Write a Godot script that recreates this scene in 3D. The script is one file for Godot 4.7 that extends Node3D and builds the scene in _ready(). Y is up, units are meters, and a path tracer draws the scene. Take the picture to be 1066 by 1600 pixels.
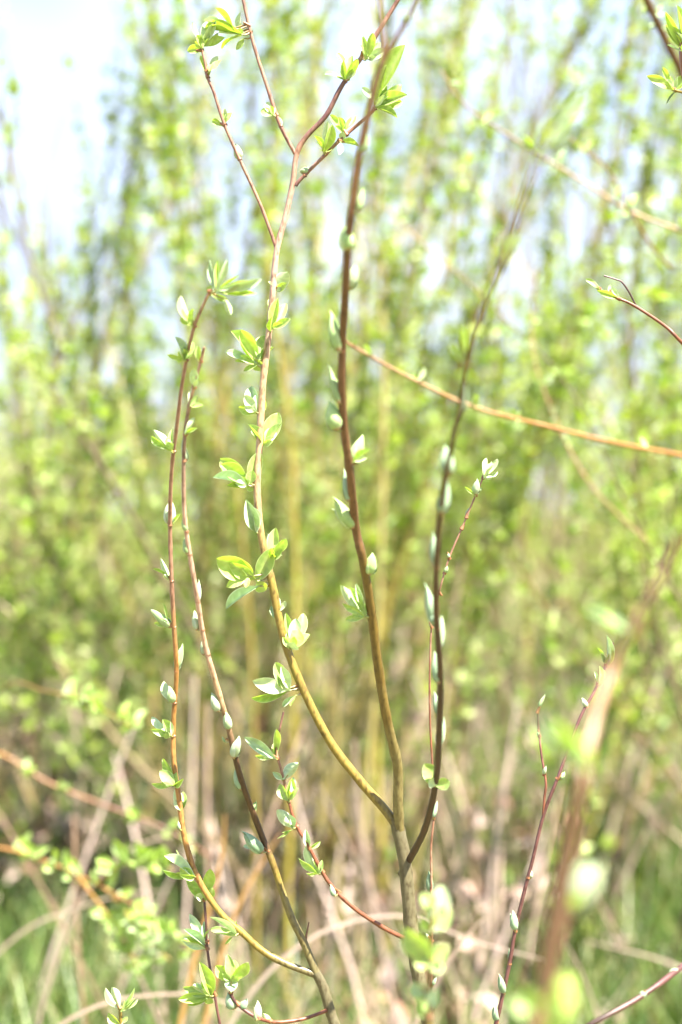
extends Node3D
# Willow saplings in a sunny spring thicket, photographed from about one metre with a fast 50 mm lens.

var rng := RandomNumberGenerator.new()
var noise := FastNoiseLite.new()
var taken := {}
var leaf_mesh := {}
var bark_mat: StandardMaterial3D
var leaf_mat: StandardMaterial3D
var down_mat: StandardMaterial3D
var bud_mat: StandardMaterial3D
var dry_mat: StandardMaterial3D
var grass_mat: StandardMaterial3D

var saplings := [
	{"name": "willow_sapling", "label": "willow sapling whose grey trunk forks into an olive stem and a straight brown stem", "category": "sapling", "group": "", "base": [0.085,0,-1.02], "branches": [
		{"name": "trunk", "r": [0.00550, 0.00460], "bark": [[0.135,0.12,0.065], [0.135,0.12,0.065], [0.135,0.12,0.065]],
			"path": [[0,-0.05,0], [-0.0039,0.1752,0.0035], [-0.0069,0.349,0.0062], [-0.0091,0.4712,0.0081], [-0.0104,0.5484,0.0093], [-0.0112,0.5935,0.01], [-0.0259,0.6544,0.02], [-0.0316,0.6806,0.02], [-0.0369,0.7156,0.02], [-0.0399,0.7463,0.02], [-0.0421,0.7659,0.02], [-0.0478,0.7909,0.02]],
			"leaves": []},
		{"name": "stem", "r": [0.00340, 0.00140], "bark": [[0.19,0.16,0.06], [0.25,0.185,0.035], [0.25,0.185,0.035], [0.25,0.185,0.035], [0.48,0.32,0.18], [0.48,0.32,0.18], [0.52,0.34,0.25], [0.52,0.34,0.25], [0.33,0.185,0.12], [0.13,0.055,0.05], [0.33,0.185,0.12], [0.13,0.055,0.05]],
			"path": [[-0.0448,0.7812,0.02], [-0.0539,0.7953,0.02], [-0.0732,0.8176,0.02], [-0.0929,0.8438,0.02], [-0.1117,0.8806,0.02], [-0.1244,0.9147,0.02], [-0.1327,0.9541,0.02], [-0.1397,0.9847,0.02], [-0.1423,1.0166,0.02], [-0.1406,1.0481,0.02], [-0.1384,1.0875,0.02], [-0.1344,1.1216,0.02], [-0.1314,1.1531,0.02], [-0.1288,1.1794,0.02], [-0.1226,1.2034,0.02], [-0.1182,1.224,0.02], [-0.1152,1.245,0.02], [-0.1082,1.2572,0.02], [-0.0951,1.2712,0.02], [-0.0841,1.2918,0.02], [-0.0666,1.3172,0.02], [-0.0461,1.35,0.02], [-0.0316,1.3741,0.02]],
			"leaves": [
				["y", [-0.142,1.0999,0.0181], [-0.1602,1.1257,0.0152], 0.0114, [-0.137,1.0992,0.02]],
				["y", [-0.1416,1.1009,0.0175], [-0.1544,1.1257,0.0224], 0.0087, [-0.1369,1.1001,0.02]],
				["s", [-0.1423,1.1007,0.0196], [-0.1649,1.107,0.0214], 0.0074, [-0.1369,1.1,0.02]],
				["g", [-0.1405,1.1023,0.0206], [-0.1343,1.1232,0.0141], 0.0096, [-0.1367,1.1019,0.02]],
				["y", [-0.1441,1.105,0.02], [-0.1394,1.097,0.017], 0.0079, [-0.1365,1.1041,0.02]],
				["g", [-0.1328,1.1237,0.0176], [-0.1323,1.1493,0.0104], 0.0074, [-0.1343,1.1235,0.02]],
				["y", [-0.1326,1.123,0.0228], [-0.1273,1.1462,0.0225], 0.0061, [-0.1343,1.1235,0.02]],
				["g", [-0.1319,1.1253,0.0186], [-0.122,1.1454,0.0131], 0.0061, [-0.1341,1.1253,0.02]],
				["g", [-0.1316,1.1251,0.0236], [-0.1181,1.1309,0.0259], 0.0048, [-0.134,1.1258,0.02]],
				["w", [-0.1292,1.1505,0.0198], [-0.1217,1.1647,0.0216], 0.0087, [-0.1316,1.1507,0.02]],
				["g", [-0.1293,1.1509,0.0173], [-0.1217,1.1568,0.0216], 0.0048, [-0.1316,1.1507,0.02]],
				["w", [-0.1297,1.1524,0.019], [-0.1357,1.1568,0.0217], 0.0026, [-0.1314,1.1524,0.02]],
				["s", [-0.1429,1.0675,0.0178], [-0.1475,1.0872,0.0132], 0.0087, [-0.1395,1.0672,0.02]],
				["w", [-0.143,1.0681,0.0227], [-0.1505,1.08,0.0213], 0.0061, [-0.1395,1.068,0.02]],
				["y", [-0.1431,1.0677,0.0211], [-0.1551,1.0719,0.0185], 0.0061, [-0.1395,1.0676,0.02]],
				["w", [-0.1423,1.0674,0.0196], [-0.1422,1.0804,0.0217], 0.0066, [-0.1395,1.0672,0.02]],
				["g", [-0.1385,1.0456,0.0174], [-0.1455,1.0574,0.0187], 0.0061, [-0.1407,1.0456,0.02]],
				["g", [-0.1385,1.0451,0.0184], [-0.1287,1.0684,0.0109], 0.0105, [-0.1407,1.0452,0.02]],
				["g", [-0.1384,1.0459,0.02], [-0.1225,1.0597,0.0241], 0.0066, [-0.1407,1.0461,0.02]],
				["y", [-0.1484,1.0184,0.0211], [-0.1691,1.0377,0.0183], 0.0109, [-0.1422,1.018,0.02]],
				["y", [-0.1489,1.0188,0.0191], [-0.1673,1.0333,0.0194], 0.0114, [-0.1422,1.0184,0.02]],
				["s", [-0.1492,1.0183,0.0219], [-0.1717,1.0243,0.0287], 0.0083, [-0.1422,1.018,0.02]],
				["g", [-0.1479,1.0192,0.021], [-0.1411,1.0417,0.0174], 0.0087, [-0.1422,1.0189,0.02]],
				["g", [-0.1465,1.0192,0.0231], [-0.1451,1.0288,0.0238], 0.0066, [-0.1422,1.019,0.02]],
				["y", [-0.1494,1.0201,0.019], [-0.1431,1.0157,0.0208], 0.0074, [-0.1421,1.0197,0.02]],
				["s", [-0.1429,0.986,0.0178], [-0.1492,1.0082,0.028], 0.0096, [-0.1398,0.9862,0.02]],
				["w", [-0.1426,0.986,0.0223], [-0.1444,1.0031,0.022], 0.0061, [-0.1398,0.9862,0.02]],
				["w", [-0.1327,0.9672,0.0204], [-0.1346,0.9873,0.0158], 0.0026, [-0.1355,0.9665,0.02]],
				["g", [-0.1326,0.9686,0.0217], [-0.1285,0.989,0.015], 0.0074, [-0.1358,0.9678,0.02]],
				["g", [-0.1318,0.9694,0.021], [-0.1224,0.9839,0.0255], 0.0066, [-0.136,0.9684,0.02]],
				["g", [-0.1327,0.9676,0.0192], [-0.1251,0.976,0.0231], 0.0079, [-0.1356,0.967,0.02]],
				["y", [-0.1436,0.9541,0.0212], [-0.1709,0.9705,0.0278], 0.014, [-0.1332,0.9564,0.02]],
				["g", [-0.1427,0.9519,0.0202], [-0.1325,0.9765,0.0232], 0.0109, [-0.1327,0.9542,0.02]],
				["y", [-0.1482,0.956,0.0236], [-0.163,0.9497,0.029], 0.0061, [-0.1338,0.9591,0.02]],
				["s", [-0.1413,0.9493,0.0216], [-0.1644,0.9341,0.0225], 0.0074, [-0.1321,0.9512,0.02]],
				["y", [-0.1422,0.9528,0.0219], [-0.1367,0.9461,0.0193], 0.0087, [-0.1329,0.9549,0.02]],
				["g", [-0.1464,0.9564,0.024], [-0.1486,0.9617,0.0249], 0.0035, [-0.1339,0.9592,0.02]],
				["w", [-0.127,0.9326,0.019], [-0.1287,0.9428,0.0221], 0.0035, [-0.1281,0.9324,0.02]],
				["w", [-0.1265,0.9327,0.0217], [-0.1234,0.9397,0.0214], 0.0035, [-0.1281,0.9323,0.02]],
				["s", [-0.1309,0.9274,0.0202], [-0.1328,0.936,0.0173], 0.0026, [-0.1272,0.9282,0.02]],
				["g", [-0.1192,0.9062,0.0178], [-0.1234,0.9308,0.0124], 0.0052, [-0.121,0.9057,0.02]],
				["s", [-0.1182,0.9083,0.0224], [-0.1166,0.9271,0.0165], 0.0079, [-0.1215,0.9069,0.02]],
				["g", [-0.1179,0.9093,0.0187], [-0.1088,0.9308,0.0129], 0.0079, [-0.1219,0.9079,0.02]],
				["y", [-0.1186,0.9067,0.0231], [-0.1142,0.9206,0.0226], 0.0114, [-0.121,0.9055,0.02]],
				["g", [-0.1182,0.9068,0.0201], [-0.1057,0.9156,0.0157], 0.0074, [-0.1211,0.9058,0.02]],
				["g", [-0.1203,0.9071,0.0232], [-0.1247,0.915,0.024], 0.0039, [-0.1213,0.9065,0.02]],
				["w", [-0.1203,0.8783,0.023], [-0.1447,0.8858,0.0309], 0.0087, [-0.1119,0.8811,0.02]],
				["g", [-0.1213,0.8775,0.0199], [-0.1473,0.8718,0.0166], 0.0057, [-0.1119,0.881,0.02]],
				["g", [-0.1229,0.8796,0.0232], [-0.1304,0.8983,0.0219], 0.0079, [-0.1126,0.8831,0.02]],
				["g", [-0.1214,0.8786,0.0181], [-0.1208,0.8896,0.0224], 0.0079, [-0.1123,0.8822,0.02]],
				["s", [-0.1161,0.8778,0.0186], [-0.1144,0.885,0.017], 0.0039, [-0.1115,0.8803,0.02]],
				["s", [-0.1161,0.8745,0.0204], [-0.1253,0.8664,0.0184], 0.0039, [-0.1101,0.8775,0.02]],
				["g", [-0.1222,0.8787,0.0188], [-0.1314,0.8858,0.0202], 0.0039, [-0.1124,0.8825,0.02]],
				["g", [-0.0828,1.2949,0.0199], [-0.0854,1.3187,0.0124], 0.0052, [-0.0823,1.2945,0.02]],
				["y", [-0.0824,1.2946,0.021], [-0.078,1.3142,0.0199], 0.0061, [-0.0821,1.2947,0.02]],
				["g", [-0.0819,1.2952,0.0218], [-0.0737,1.3086,0.0292], 0.0052, [-0.0816,1.2955,0.02]],
				["s", [-0.0833,1.2954,0.0213], [-0.0963,1.3008,0.0222], 0.0039, [-0.082,1.2949,0.02]],
				["y", [-0.0832,1.2952,0.0174], [-0.0789,1.2992,0.0186], 0.0044, [-0.0826,1.294,0.02]],
				["g", [-0.068,1.3081,0.0225], [-0.0698,1.3231,0.0288], 0.0039, [-0.0709,1.3109,0.02]],
				["g", [-0.0662,1.3107,0.0226], [-0.0633,1.3257,0.0286], 0.0052, [-0.0691,1.3135,0.02]],
				["w", [-0.0671,1.3098,0.0198], [-0.0539,1.3161,0.0193], 0.0061, [-0.0702,1.3119,0.02]],
				["w", [-0.0667,1.3093,0.0214], [-0.0591,1.3218,0.0178], 0.0044, [-0.0701,1.3121,0.02]],
			]},
		{"name": "branch", "r": [0.00130, 0.00090], "bark": [[0.26,0.12,0.08], [0.33,0.185,0.12], [0.26,0.12,0.08], [0.33,0.185,0.12]],
			"path": [[-0.1283,1.1776,0.02], [-0.1327,1.1903,0.02], [-0.141,1.2122,0.02], [-0.1541,1.2406,0.02], [-0.1651,1.266,0.02], [-0.1721,1.2874,0.02], [-0.176,1.2966,0.02], [-0.1782,1.3084,0.02], [-0.1808,1.3185,0.02]],
			"leaves": [
				["y", [-0.1661,1.2645,0.0175], [-0.1738,1.2696,0.0149], 0.0039, [-0.1644,1.2645,0.02]],
				["g", [-0.1657,1.2656,0.0181], [-0.1596,1.274,0.0163], 0.0039, [-0.1648,1.2654,0.02]],
				["w", [-0.1657,1.2667,0.0174], [-0.1645,1.2766,0.0166], 0.0039, [-0.1651,1.2661,0.02]],
				["bw", [-0.1543,1.242,0.0181], [-0.1583,1.2541,0.0168], 0.0052, [-0.1544,1.2414,0.02]],
				["y", [-0.1756,1.2976,0.0195], [-0.1826,1.312,0.0156], 0.0039, [-0.1761,1.2974,0.02]],
				["y", [-0.1748,1.3001,0.0231], [-0.1656,1.3078,0.0193], 0.0052, [-0.1768,1.3007,0.02]],
				["w", [-0.1753,1.3025,0.018], [-0.1686,1.312,0.0197], 0.0044, [-0.1769,1.3015,0.02]],
				["g", [-0.1756,1.2964,0.0194], [-0.1735,1.3051,0.0182], 0.0048, [-0.1758,1.2961,0.02]],
				["y", [-0.1793,1.3166,0.0179], [-0.1907,1.3163,0.0172], 0.0061, [-0.1801,1.3156,0.02]],
				["y", [-0.1791,1.3159,0.024], [-0.184,1.3236,0.0273], 0.0048, [-0.1804,1.317,0.02]],
				["y", [-0.179,1.3179,0.0204], [-0.1641,1.3253,0.0208], 0.0052, [-0.1806,1.3177,0.02]],
				["w", [-0.1793,1.3192,0.0177], [-0.1762,1.3394,0.0125], 0.0066, [-0.1807,1.3181,0.02]],
				["w", [-0.1805,1.3206,0.0189], [-0.1859,1.3377,0.0175], 0.0035, [-0.1808,1.3185,0.02]],
				["w", [-0.1801,1.32,0.0181], [-0.17,1.3346,0.0241], 0.0052, [-0.1808,1.3185,0.02]],
			]},
		{"name": "branch", "r": [0.00150, 0.00110], "bark": [[0.33,0.185,0.12], [0.26,0.12,0.08], [0.33,0.185,0.12], [0.13,0.055,0.05]],
			"path": [[-0.1148,1.2424,0.02], [-0.1169,1.2459,0.02], [-0.127,1.2656,0.02], [-0.1366,1.294,0.02], [-0.1449,1.3202,0.02], [-0.1515,1.3482,0.02], [-0.1563,1.3719,0.02]],
			"leaves": [
				["y", [-0.1526,1.3252,0.0237], [-0.18,1.333,0.0147], 0.0057, [-0.1467,1.3278,0.02]],
				["g", [-0.1512,1.3244,0.018], [-0.1568,1.3163,0.0187], 0.0035, [-0.146,1.3249,0.02]],
				["w", [-0.1552,1.3299,0.0172], [-0.1542,1.3423,0.0183], 0.0039, [-0.1474,1.3308,0.02]],
				["y", [-0.1587,1.3286,0.0238], [-0.1703,1.3434,0.0253], 0.0039, [-0.1478,1.3325,0.02]],
				["y", [-0.1553,1.3266,0.0219], [-0.1513,1.3283,0.0234], 0.0044, [-0.147,1.3292,0.02]],
				["w", [-0.1651,1.33,0.0196], [-0.1793,1.3378,0.0174], 0.0057, [-0.1481,1.3338,0.02]],
				["w", [-0.1308,1.2702,0.0224], [-0.1362,1.2814,0.0199], 0.0061, [-0.129,1.2715,0.02]],
				["g", [-0.1313,1.2706,0.0225], [-0.1399,1.2743,0.0232], 0.0057, [-0.1292,1.272,0.02]],
				["w", [-0.1257,1.2646,0.0186], [-0.128,1.2714,0.018], 0.0031, [-0.1262,1.264,0.02]],
			]},
		{"name": "branch", "r": [0.00130, 0.00110], "bark": [[0.13,0.055,0.05], [0.33,0.185,0.12], [0.26,0.12,0.08], [0.33,0.185,0.12]],
			"path": [[-0.1161,1.2231,0.02], [-0.1126,1.2275,0.02], [-0.0994,1.2406,0.02], [-0.0863,1.2537,0.02], [-0.0732,1.2651,0.02], [-0.0647,1.2692,0.0339], [-0.0604,1.2744,0.0339]],
			"leaves": [
				["y", [-0.0968,1.2449,0.0239], [-0.1028,1.2557,0.0279], 0.0035, [-0.0955,1.2446,0.02]],
				["y", [-0.0959,1.2461,0.0226], [-0.0906,1.2627,0.029], 0.007, [-0.0946,1.2454,0.02]],
				["w", [-0.0964,1.2471,0.0222], [-0.0941,1.2655,0.0283], 0.0057, [-0.0944,1.2457,0.02]],
				["y", [-0.0968,1.2457,0.0206], [-0.0903,1.2509,0.0193], 0.0044, [-0.0955,1.2446,0.02]],
				["y", [-0.0828,1.2606,0.0172], [-0.0876,1.2704,0.0165], 0.0061, [-0.0813,1.2581,0.02]],
				["y", [-0.0819,1.261,0.019], [-0.0744,1.2741,0.0144], 0.0044, [-0.0803,1.2589,0.02]],
				["y", [-0.0837,1.259,0.0218], [-0.0929,1.2709,0.0198], 0.0048, [-0.082,1.2575,0.02]],
				["y", [-0.0854,1.2528,0.0201], [-0.0724,1.2488,0.0257], 0.0048, [-0.0862,1.2538,0.02]],
				["s", [-0.085,1.2519,0.0239], [-0.0876,1.2409,0.0281], 0.0039, [-0.086,1.254,0.02]],
				["w", [-0.0846,1.2539,0.0196], [-0.0833,1.2597,0.0223], 0.0044, [-0.0853,1.2546,0.02]],
				["bw", [-0.11,1.2309,0.0186], [-0.1087,1.2375,0.0184], 0.0057, [-0.1097,1.2303,0.02]],
				["w", [-0.0621,1.2731,0.0324], [-0.0573,1.2886,0.0294], 0.006, [-0.062,1.2725,0.0339]],
				["g", [-0.0618,1.2726,0.0372], [-0.0434,1.2858,0.0407], 0.0073, [-0.0614,1.2732,0.0339]],
				["g", [-0.0613,1.2734,0.0343], [-0.0405,1.2795,0.0416], 0.0086, [-0.0612,1.2734,0.0339]],
				["g", [-0.0618,1.2719,0.0365], [-0.0468,1.2647,0.0394], 0.0043, [-0.0618,1.2727,0.0339]],
				["y", [-0.0613,1.2739,0.0356], [-0.043,1.2775,0.0304], 0.0069, [-0.0608,1.2739,0.0339]],
				["y", [-0.0613,1.2754,0.0364], [-0.0548,1.2981,0.0465], 0.0069, [-0.0604,1.2744,0.0339]],
				["y", [-0.0604,1.2803,0.0343], [-0.0423,1.3129,0.0444], 0.0129, [-0.0604,1.2744,0.0339]],
			]},
		{"name": "stem", "r": [0.00370, 0.00157], "bark": [[0.19,0.16,0.06], [0.19,0.16,0.06], [0.15,0.1,0.02], [0.15,0.1,0.02], [0.15,0.075,0.032], [0.15,0.075,0.032], [0.15,0.075,0.032], [0.15,0.075,0.032], [0.33,0.185,0.12], [0.33,0.185,0.12], [0.33,0.185,0.12]],
			"path": [[-0.0448,0.7791,0.02], [-0.0463,0.8023,0.027], [-0.047,0.8296,0.0339], [-0.0544,0.8618,0.0478], [-0.0607,0.8994,0.0615], [-0.0652,0.9339,0.0751], [-0.0712,0.9697,0.0953], [-0.0758,0.99,0.102], [-0.0795,1.0234,0.1285], [-0.0831,1.05,0.1416], [-0.0846,1.0757,0.1546], [-0.0839,1.1026,0.1675], [-0.0821,1.1339,0.193], [-0.0807,1.1532,0.2056], [-0.0783,1.1719,0.2181], [-0.0751,1.1904,0.2428], [-0.0702,1.2075,0.2672], [-0.0665,1.2204,0.2793], [-0.0635,1.2276,0.2852]],
			"leaves": [
				["bg", [-0.0861,1.0941,0.1661], [-0.0914,1.1167,0.1652], 0.0075, [-0.0841,1.0944,0.1635]],
				["bw", [-0.0858,1.0646,0.1517], [-0.0926,1.0862,0.1521], 0.0046, [-0.084,1.0649,0.1491]],
				["bg", [-0.0858,1.0655,0.1492], [-0.0892,1.0804,0.153], 0.0053, [-0.084,1.0656,0.1495]],
				["bg", [-0.0869,1.049,0.1451], [-0.0934,1.0677,0.1459], 0.0073, [-0.083,1.0497,0.1415]],
				["y", [-0.0869,1.0497,0.1398], [-0.0835,1.0557,0.1414], 0.0046, [-0.0831,1.05,0.1416]],
				["bg", [-0.078,1.0288,0.1291], [-0.0717,1.048,0.128], 0.0074, [-0.0802,1.0285,0.131]],
				["g", [-0.0776,1.0302,0.1344], [-0.0673,1.0381,0.1393], 0.0035, [-0.0804,1.03,0.1317]],
				["bs", [-0.0799,1.0063,0.1178], [-0.0834,1.0261,0.1168], 0.0044, [-0.0776,1.0066,0.115]],
				["bg", [-0.077,0.99,0.1037], [-0.0926,1.0119,0.1103], 0.0088, [-0.0758,0.9901,0.1021]],
				["bw", [-0.077,0.99,0.103], [-0.091,1.002,0.1034], 0.0052, [-0.0758,0.9901,0.1021]],
				["bw", [-0.0773,0.9903,0.0996], [-0.081,1.0016,0.0989], 0.0036, [-0.0758,0.9905,0.1025]],
				["bg", [-0.0671,0.9602,0.0912], [-0.0652,0.9765,0.0951], 0.0073, [-0.0696,0.9597,0.0896]],
				["bw", [-0.0735,1.1894,0.2468], [-0.0722,1.2017,0.2478], 0.0051, [-0.0751,1.1907,0.2432]],
				["bg", [-0.0807,1.1456,0.2041], [-0.0825,1.1633,0.205], 0.0079, [-0.0812,1.1462,0.201]],
				["bw", [-0.0806,1.127,0.1856], [-0.0759,1.1433,0.1889], 0.0055, [-0.0825,1.1269,0.1872]],
				["bw", [-0.0839,1.1078,0.1706], [-0.0861,1.1227,0.1704], 0.0033, [-0.0836,1.1076,0.1715]],
				["bg", [-0.0755,1.1655,0.2153], [-0.0727,1.1796,0.2151], 0.0035, [-0.0791,1.1661,0.2142]],
				["w", [-0.068,0.9317,0.0744], [-0.0862,0.9526,0.0704], 0.0058, [-0.0649,0.9321,0.0744]],
				["g", [-0.0689,0.9328,0.0782], [-0.08,0.9511,0.0729], 0.005, [-0.0651,0.9331,0.0748]],
				["w", [-0.0697,0.933,0.0752], [-0.0755,0.9545,0.0737], 0.0037, [-0.0651,0.9336,0.075]],
				["g", [-0.0698,0.9333,0.0783], [-0.0846,0.9433,0.0804], 0.0041, [-0.0651,0.9336,0.075]],
				["g", [-0.0698,0.9324,0.0781], [-0.0829,0.9308,0.0779], 0.0037, [-0.065,0.9328,0.0747]],
			]},
		{"name": "branch", "r": [0.00139, 0.00110], "bark": [[0.52,0.34,0.25], [0.52,0.34,0.25]],
			"path": [[-0.0641,1.226,0.2841], [-0.0636,1.2328,0.2912], [-0.0648,1.2403,0.2972], [-0.0668,1.2591,0.3149]],
			"leaves": []},
		{"name": "branch", "r": [0.00148, 0.00110], "bark": [[0.33,0.185,0.12], [0.33,0.185,0.12]],
			"path": [[-0.0637,1.2267,0.2841], [-0.0598,1.2328,0.2912], [-0.0537,1.241,0.2972], [-0.0434,1.256,0.3149]],
			"leaves": [
				["bw", [-0.0534,1.2412,0.2984], [-0.0509,1.2467,0.2989], 0.0044, [-0.0534,1.2414,0.2977]],
			]},
		{"name": "stem", "r": [0.00260, 0.00078], "bark": [[0.055,0.028,0.02], [0.055,0.028,0.02], [0.055,0.028,0.02], [0.055,0.028,0.02], [0.085,0.045,0.022], [0.085,0.045,0.022], [0.13,0.055,0.05], [0.26,0.12,0.08], [0.26,0.12,0.08]],
			"path": [[-0.0431,0.7504,0.012], [-0.0399,0.7591,0.019], [-0.0352,0.7716,0.0312], [-0.0297,0.7909,0.0547], [-0.0259,0.8174,0.0819], [-0.0244,0.8434,0.102], [-0.0249,0.8752,0.1285], [-0.0263,0.9053,0.1546], [-0.0303,0.9412,0.1803], [-0.0319,0.9697,0.2056], [-0.0316,1.0034,0.2428], [-0.0296,1.0308,0.2793], [-0.0267,1.054,0.3149], [-0.026,1.0707,0.3324], [-0.0219,1.0894,0.3612], [-0.0158,1.1088,0.395], [-0.0128,1.123,0.4281], [-0.0091,1.1382,0.4659], [-0.0075,1.1413,0.4818]],
			"leaves": [
				["bs", [-0.0293,0.9324,0.1712], [-0.0384,0.9637,0.1739], 0.0063, [-0.0293,0.9327,0.174]],
				["bw", [-0.0273,0.9198,0.1631], [-0.0262,0.9393,0.1642], 0.0056, [-0.0279,0.9199,0.1649]],
				["bs", [-0.0264,0.8981,0.1505], [-0.0301,0.9192,0.1484], 0.0057, [-0.026,0.8977,0.1479]],
				["bs", [-0.025,0.8761,0.1296], [-0.0285,0.8901,0.129], 0.0047, [-0.025,0.8761,0.1293]],
				["bs", [-0.0242,0.8551,0.1124], [-0.0217,0.8741,0.1153], 0.0048, [-0.0246,0.8549,0.1115]],
				["bs", [-0.032,0.9697,0.2062], [-0.0345,0.9886,0.2065], 0.0053, [-0.0319,0.9697,0.2056]],
				["bs", [-0.0315,0.9993,0.2407], [-0.0282,1.0163,0.2423], 0.0065, [-0.0316,0.9993,0.2382]],
				["bs", [-0.0291,1.0192,0.2646], [-0.0327,1.0377,0.2634], 0.0063, [-0.0304,1.0194,0.2637]],
				["bs", [-0.0262,1.0485,0.3052], [-0.0243,1.0632,0.305], 0.0031, [-0.0273,1.0486,0.3063]],
				["g", [-0.0263,1.0698,0.332], [-0.0312,1.0872,0.337], 0.0036, [-0.0261,1.0699,0.3315]],
				["g", [-0.0265,1.0696,0.3338], [-0.0341,1.0785,0.335], 0.003, [-0.0261,1.0699,0.3315]],
				["g", [-0.0263,1.0704,0.3322], [-0.0285,1.0808,0.3363], 0.0027, [-0.026,1.0704,0.3321]],
				["g", [-0.0159,1.1087,0.3955], [-0.0095,1.1185,0.3972], 0.0071, [-0.0158,1.1088,0.395]],
				["s", [-0.0094,1.1377,0.4677], [-0.0004,1.1524,0.4688], 0.0073, [-0.0091,1.1382,0.4659]],
				["s", [-0.008,1.1412,0.4821], [0.0042,1.1553,0.4823], 0.0061, [-0.0076,1.1412,0.4814]],
				["g", [-0.0249,0.8262,0.0918], [-0.0335,0.8409,0.0923], 0.0098, [-0.0254,0.8256,0.0882]],
				["g", [-0.0245,0.8261,0.0914], [-0.0153,0.8293,0.0934], 0.0069, [-0.0254,0.8257,0.0882]],
				["bs", [-0.0314,0.9353,0.1749], [-0.0315,0.9428,0.1766], 0.0037, [-0.0296,0.9355,0.1761]],
			]},
		{"name": "branch", "r": [0.00170, 0.00070], "bark": [[0.085,0.045,0.022], [0.21,0.075,0.038], [0.21,0.075,0.038], [0.21,0.075,0.038], [0.21,0.075,0.038], [0.33,0.185,0.12], [0.33,0.185,0.12], [0.13,0.055,0.05]],
			"path": [[-0.036,0.7051,0.02], [-0.0401,0.709,0.0242], [-0.056,0.7188,0.0312], [-0.0777,0.735,0.0367], [-0.094,0.7522,0.0367], [-0.1069,0.7754,0.0367], [-0.1155,0.7901,0.0367], [-0.1203,0.8064,0.0367], [-0.125,0.8258,0.0367], [-0.1284,0.8387,0.0367], [-0.1272,0.8494,0.0367], [-0.1237,0.8654,0.0367]],
			"leaves": [
				["s", [-0.1287,0.8346,0.0403], [-0.1504,0.85,0.0429], 0.0069, [-0.1273,0.8344,0.0367]],
				["g", [-0.1294,0.8345,0.0347], [-0.1299,0.857,0.0416], 0.0052, [-0.1275,0.8353,0.0367]],
				["g", [-0.1284,0.8348,0.0368], [-0.129,0.846,0.0339], 0.0034, [-0.1275,0.8351,0.0367]],
				["g", [-0.1294,0.8346,0.0354], [-0.1443,0.8347,0.0311], 0.003, [-0.1275,0.8353,0.0367]],
				["w", [-0.1241,0.8205,0.0384], [-0.1135,0.8313,0.0338], 0.0077, [-0.1237,0.8203,0.0367]],
				["s", [-0.1244,0.8208,0.04], [-0.1308,0.8263,0.0423], 0.0039, [-0.1237,0.8204,0.0367]],
				["g", [-0.1202,0.806,0.0387], [-0.1263,0.8174,0.0357], 0.0069, [-0.12,0.8056,0.0367]],
				["y", [-0.1199,0.8052,0.0347], [-0.1177,0.8221,0.0377], 0.006, [-0.12,0.8055,0.0367]],
				["g", [-0.1197,0.8063,0.0405], [-0.114,0.816,0.0443], 0.003, [-0.12,0.8055,0.0367]],
				["s", [-0.1197,0.8084,0.0404], [-0.1159,0.8221,0.0378], 0.0039, [-0.1205,0.8075,0.0367]],
				["w", [-0.1173,0.7876,0.0371], [-0.1289,0.7999,0.0366], 0.0069, [-0.1149,0.7889,0.0367]],
				["s", [-0.1172,0.7881,0.0395], [-0.1196,0.7984,0.0439], 0.0039, [-0.1149,0.7889,0.0367]],
				["g", [-0.1177,0.7866,0.0367], [-0.1281,0.7809,0.0342], 0.0009, [-0.1146,0.7885,0.0367]],
				["w", [-0.1065,0.7736,0.0361], [-0.1087,0.7867,0.0369], 0.0047, [-0.1061,0.7739,0.0367]],
				["g", [-0.1061,0.774,0.0359], [-0.0988,0.7779,0.0343], 0.003, [-0.1062,0.7741,0.0367]],
				["w", [-0.1005,0.7558,0.0339], [-0.1082,0.7754,0.0384], 0.006, [-0.0974,0.7582,0.0367]],
				["g", [-0.1005,0.7565,0.0368], [-0.1129,0.7698,0.0385], 0.0043, [-0.0974,0.7582,0.0367]],
				["g", [-0.1001,0.7563,0.036], [-0.1057,0.7649,0.0324], 0.0065, [-0.0973,0.7581,0.0367]],
				["g", [-0.0996,0.7571,0.0373], [-0.0975,0.7664,0.0387], 0.003, [-0.0974,0.7582,0.0367]],
				["bs", [-0.0893,0.7429,0.0406], [-0.0927,0.7509,0.0399], 0.003, [-0.0866,0.7444,0.0367]],
			]},
	]},
	{"name": "willow_sapling", "label": "willow sapling with two slender tan stems arching up from a short grey fork", "category": "sapling", "group": "", "base": [0.03,0,-1.03], "branches": [
		{"name": "trunk", "r": [0.00420, 0.00340], "bark": [[0.135,0.12,0.065], [0.135,0.12,0.065]],
			"path": [[0,-0.05,0], [-0.0063,0.1752,0.007], [-0.0112,0.349,0.0124], [-0.0146,0.4712,0.0162], [-0.0168,0.5484,0.0186], [-0.0181,0.5935,0.02], [-0.0313,0.6413,0.03], [-0.037,0.6574,0.03], [-0.0418,0.6741,0.03], [-0.0471,0.685,0.03]],
			"leaves": []},
		{"name": "stem", "r": [0.00290, 0.00097], "bark": [[0.135,0.12,0.065], [0.19,0.16,0.06], [0.19,0.16,0.06], [0.25,0.185,0.035], [0.085,0.045,0.022], [0.085,0.045,0.022], [0.48,0.32,0.18], [0.52,0.34,0.25], [0.52,0.34,0.25], [0.52,0.34,0.25], [0.085,0.045,0.022], [0.52,0.34,0.25], [0.33,0.185,0.12]],
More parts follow.
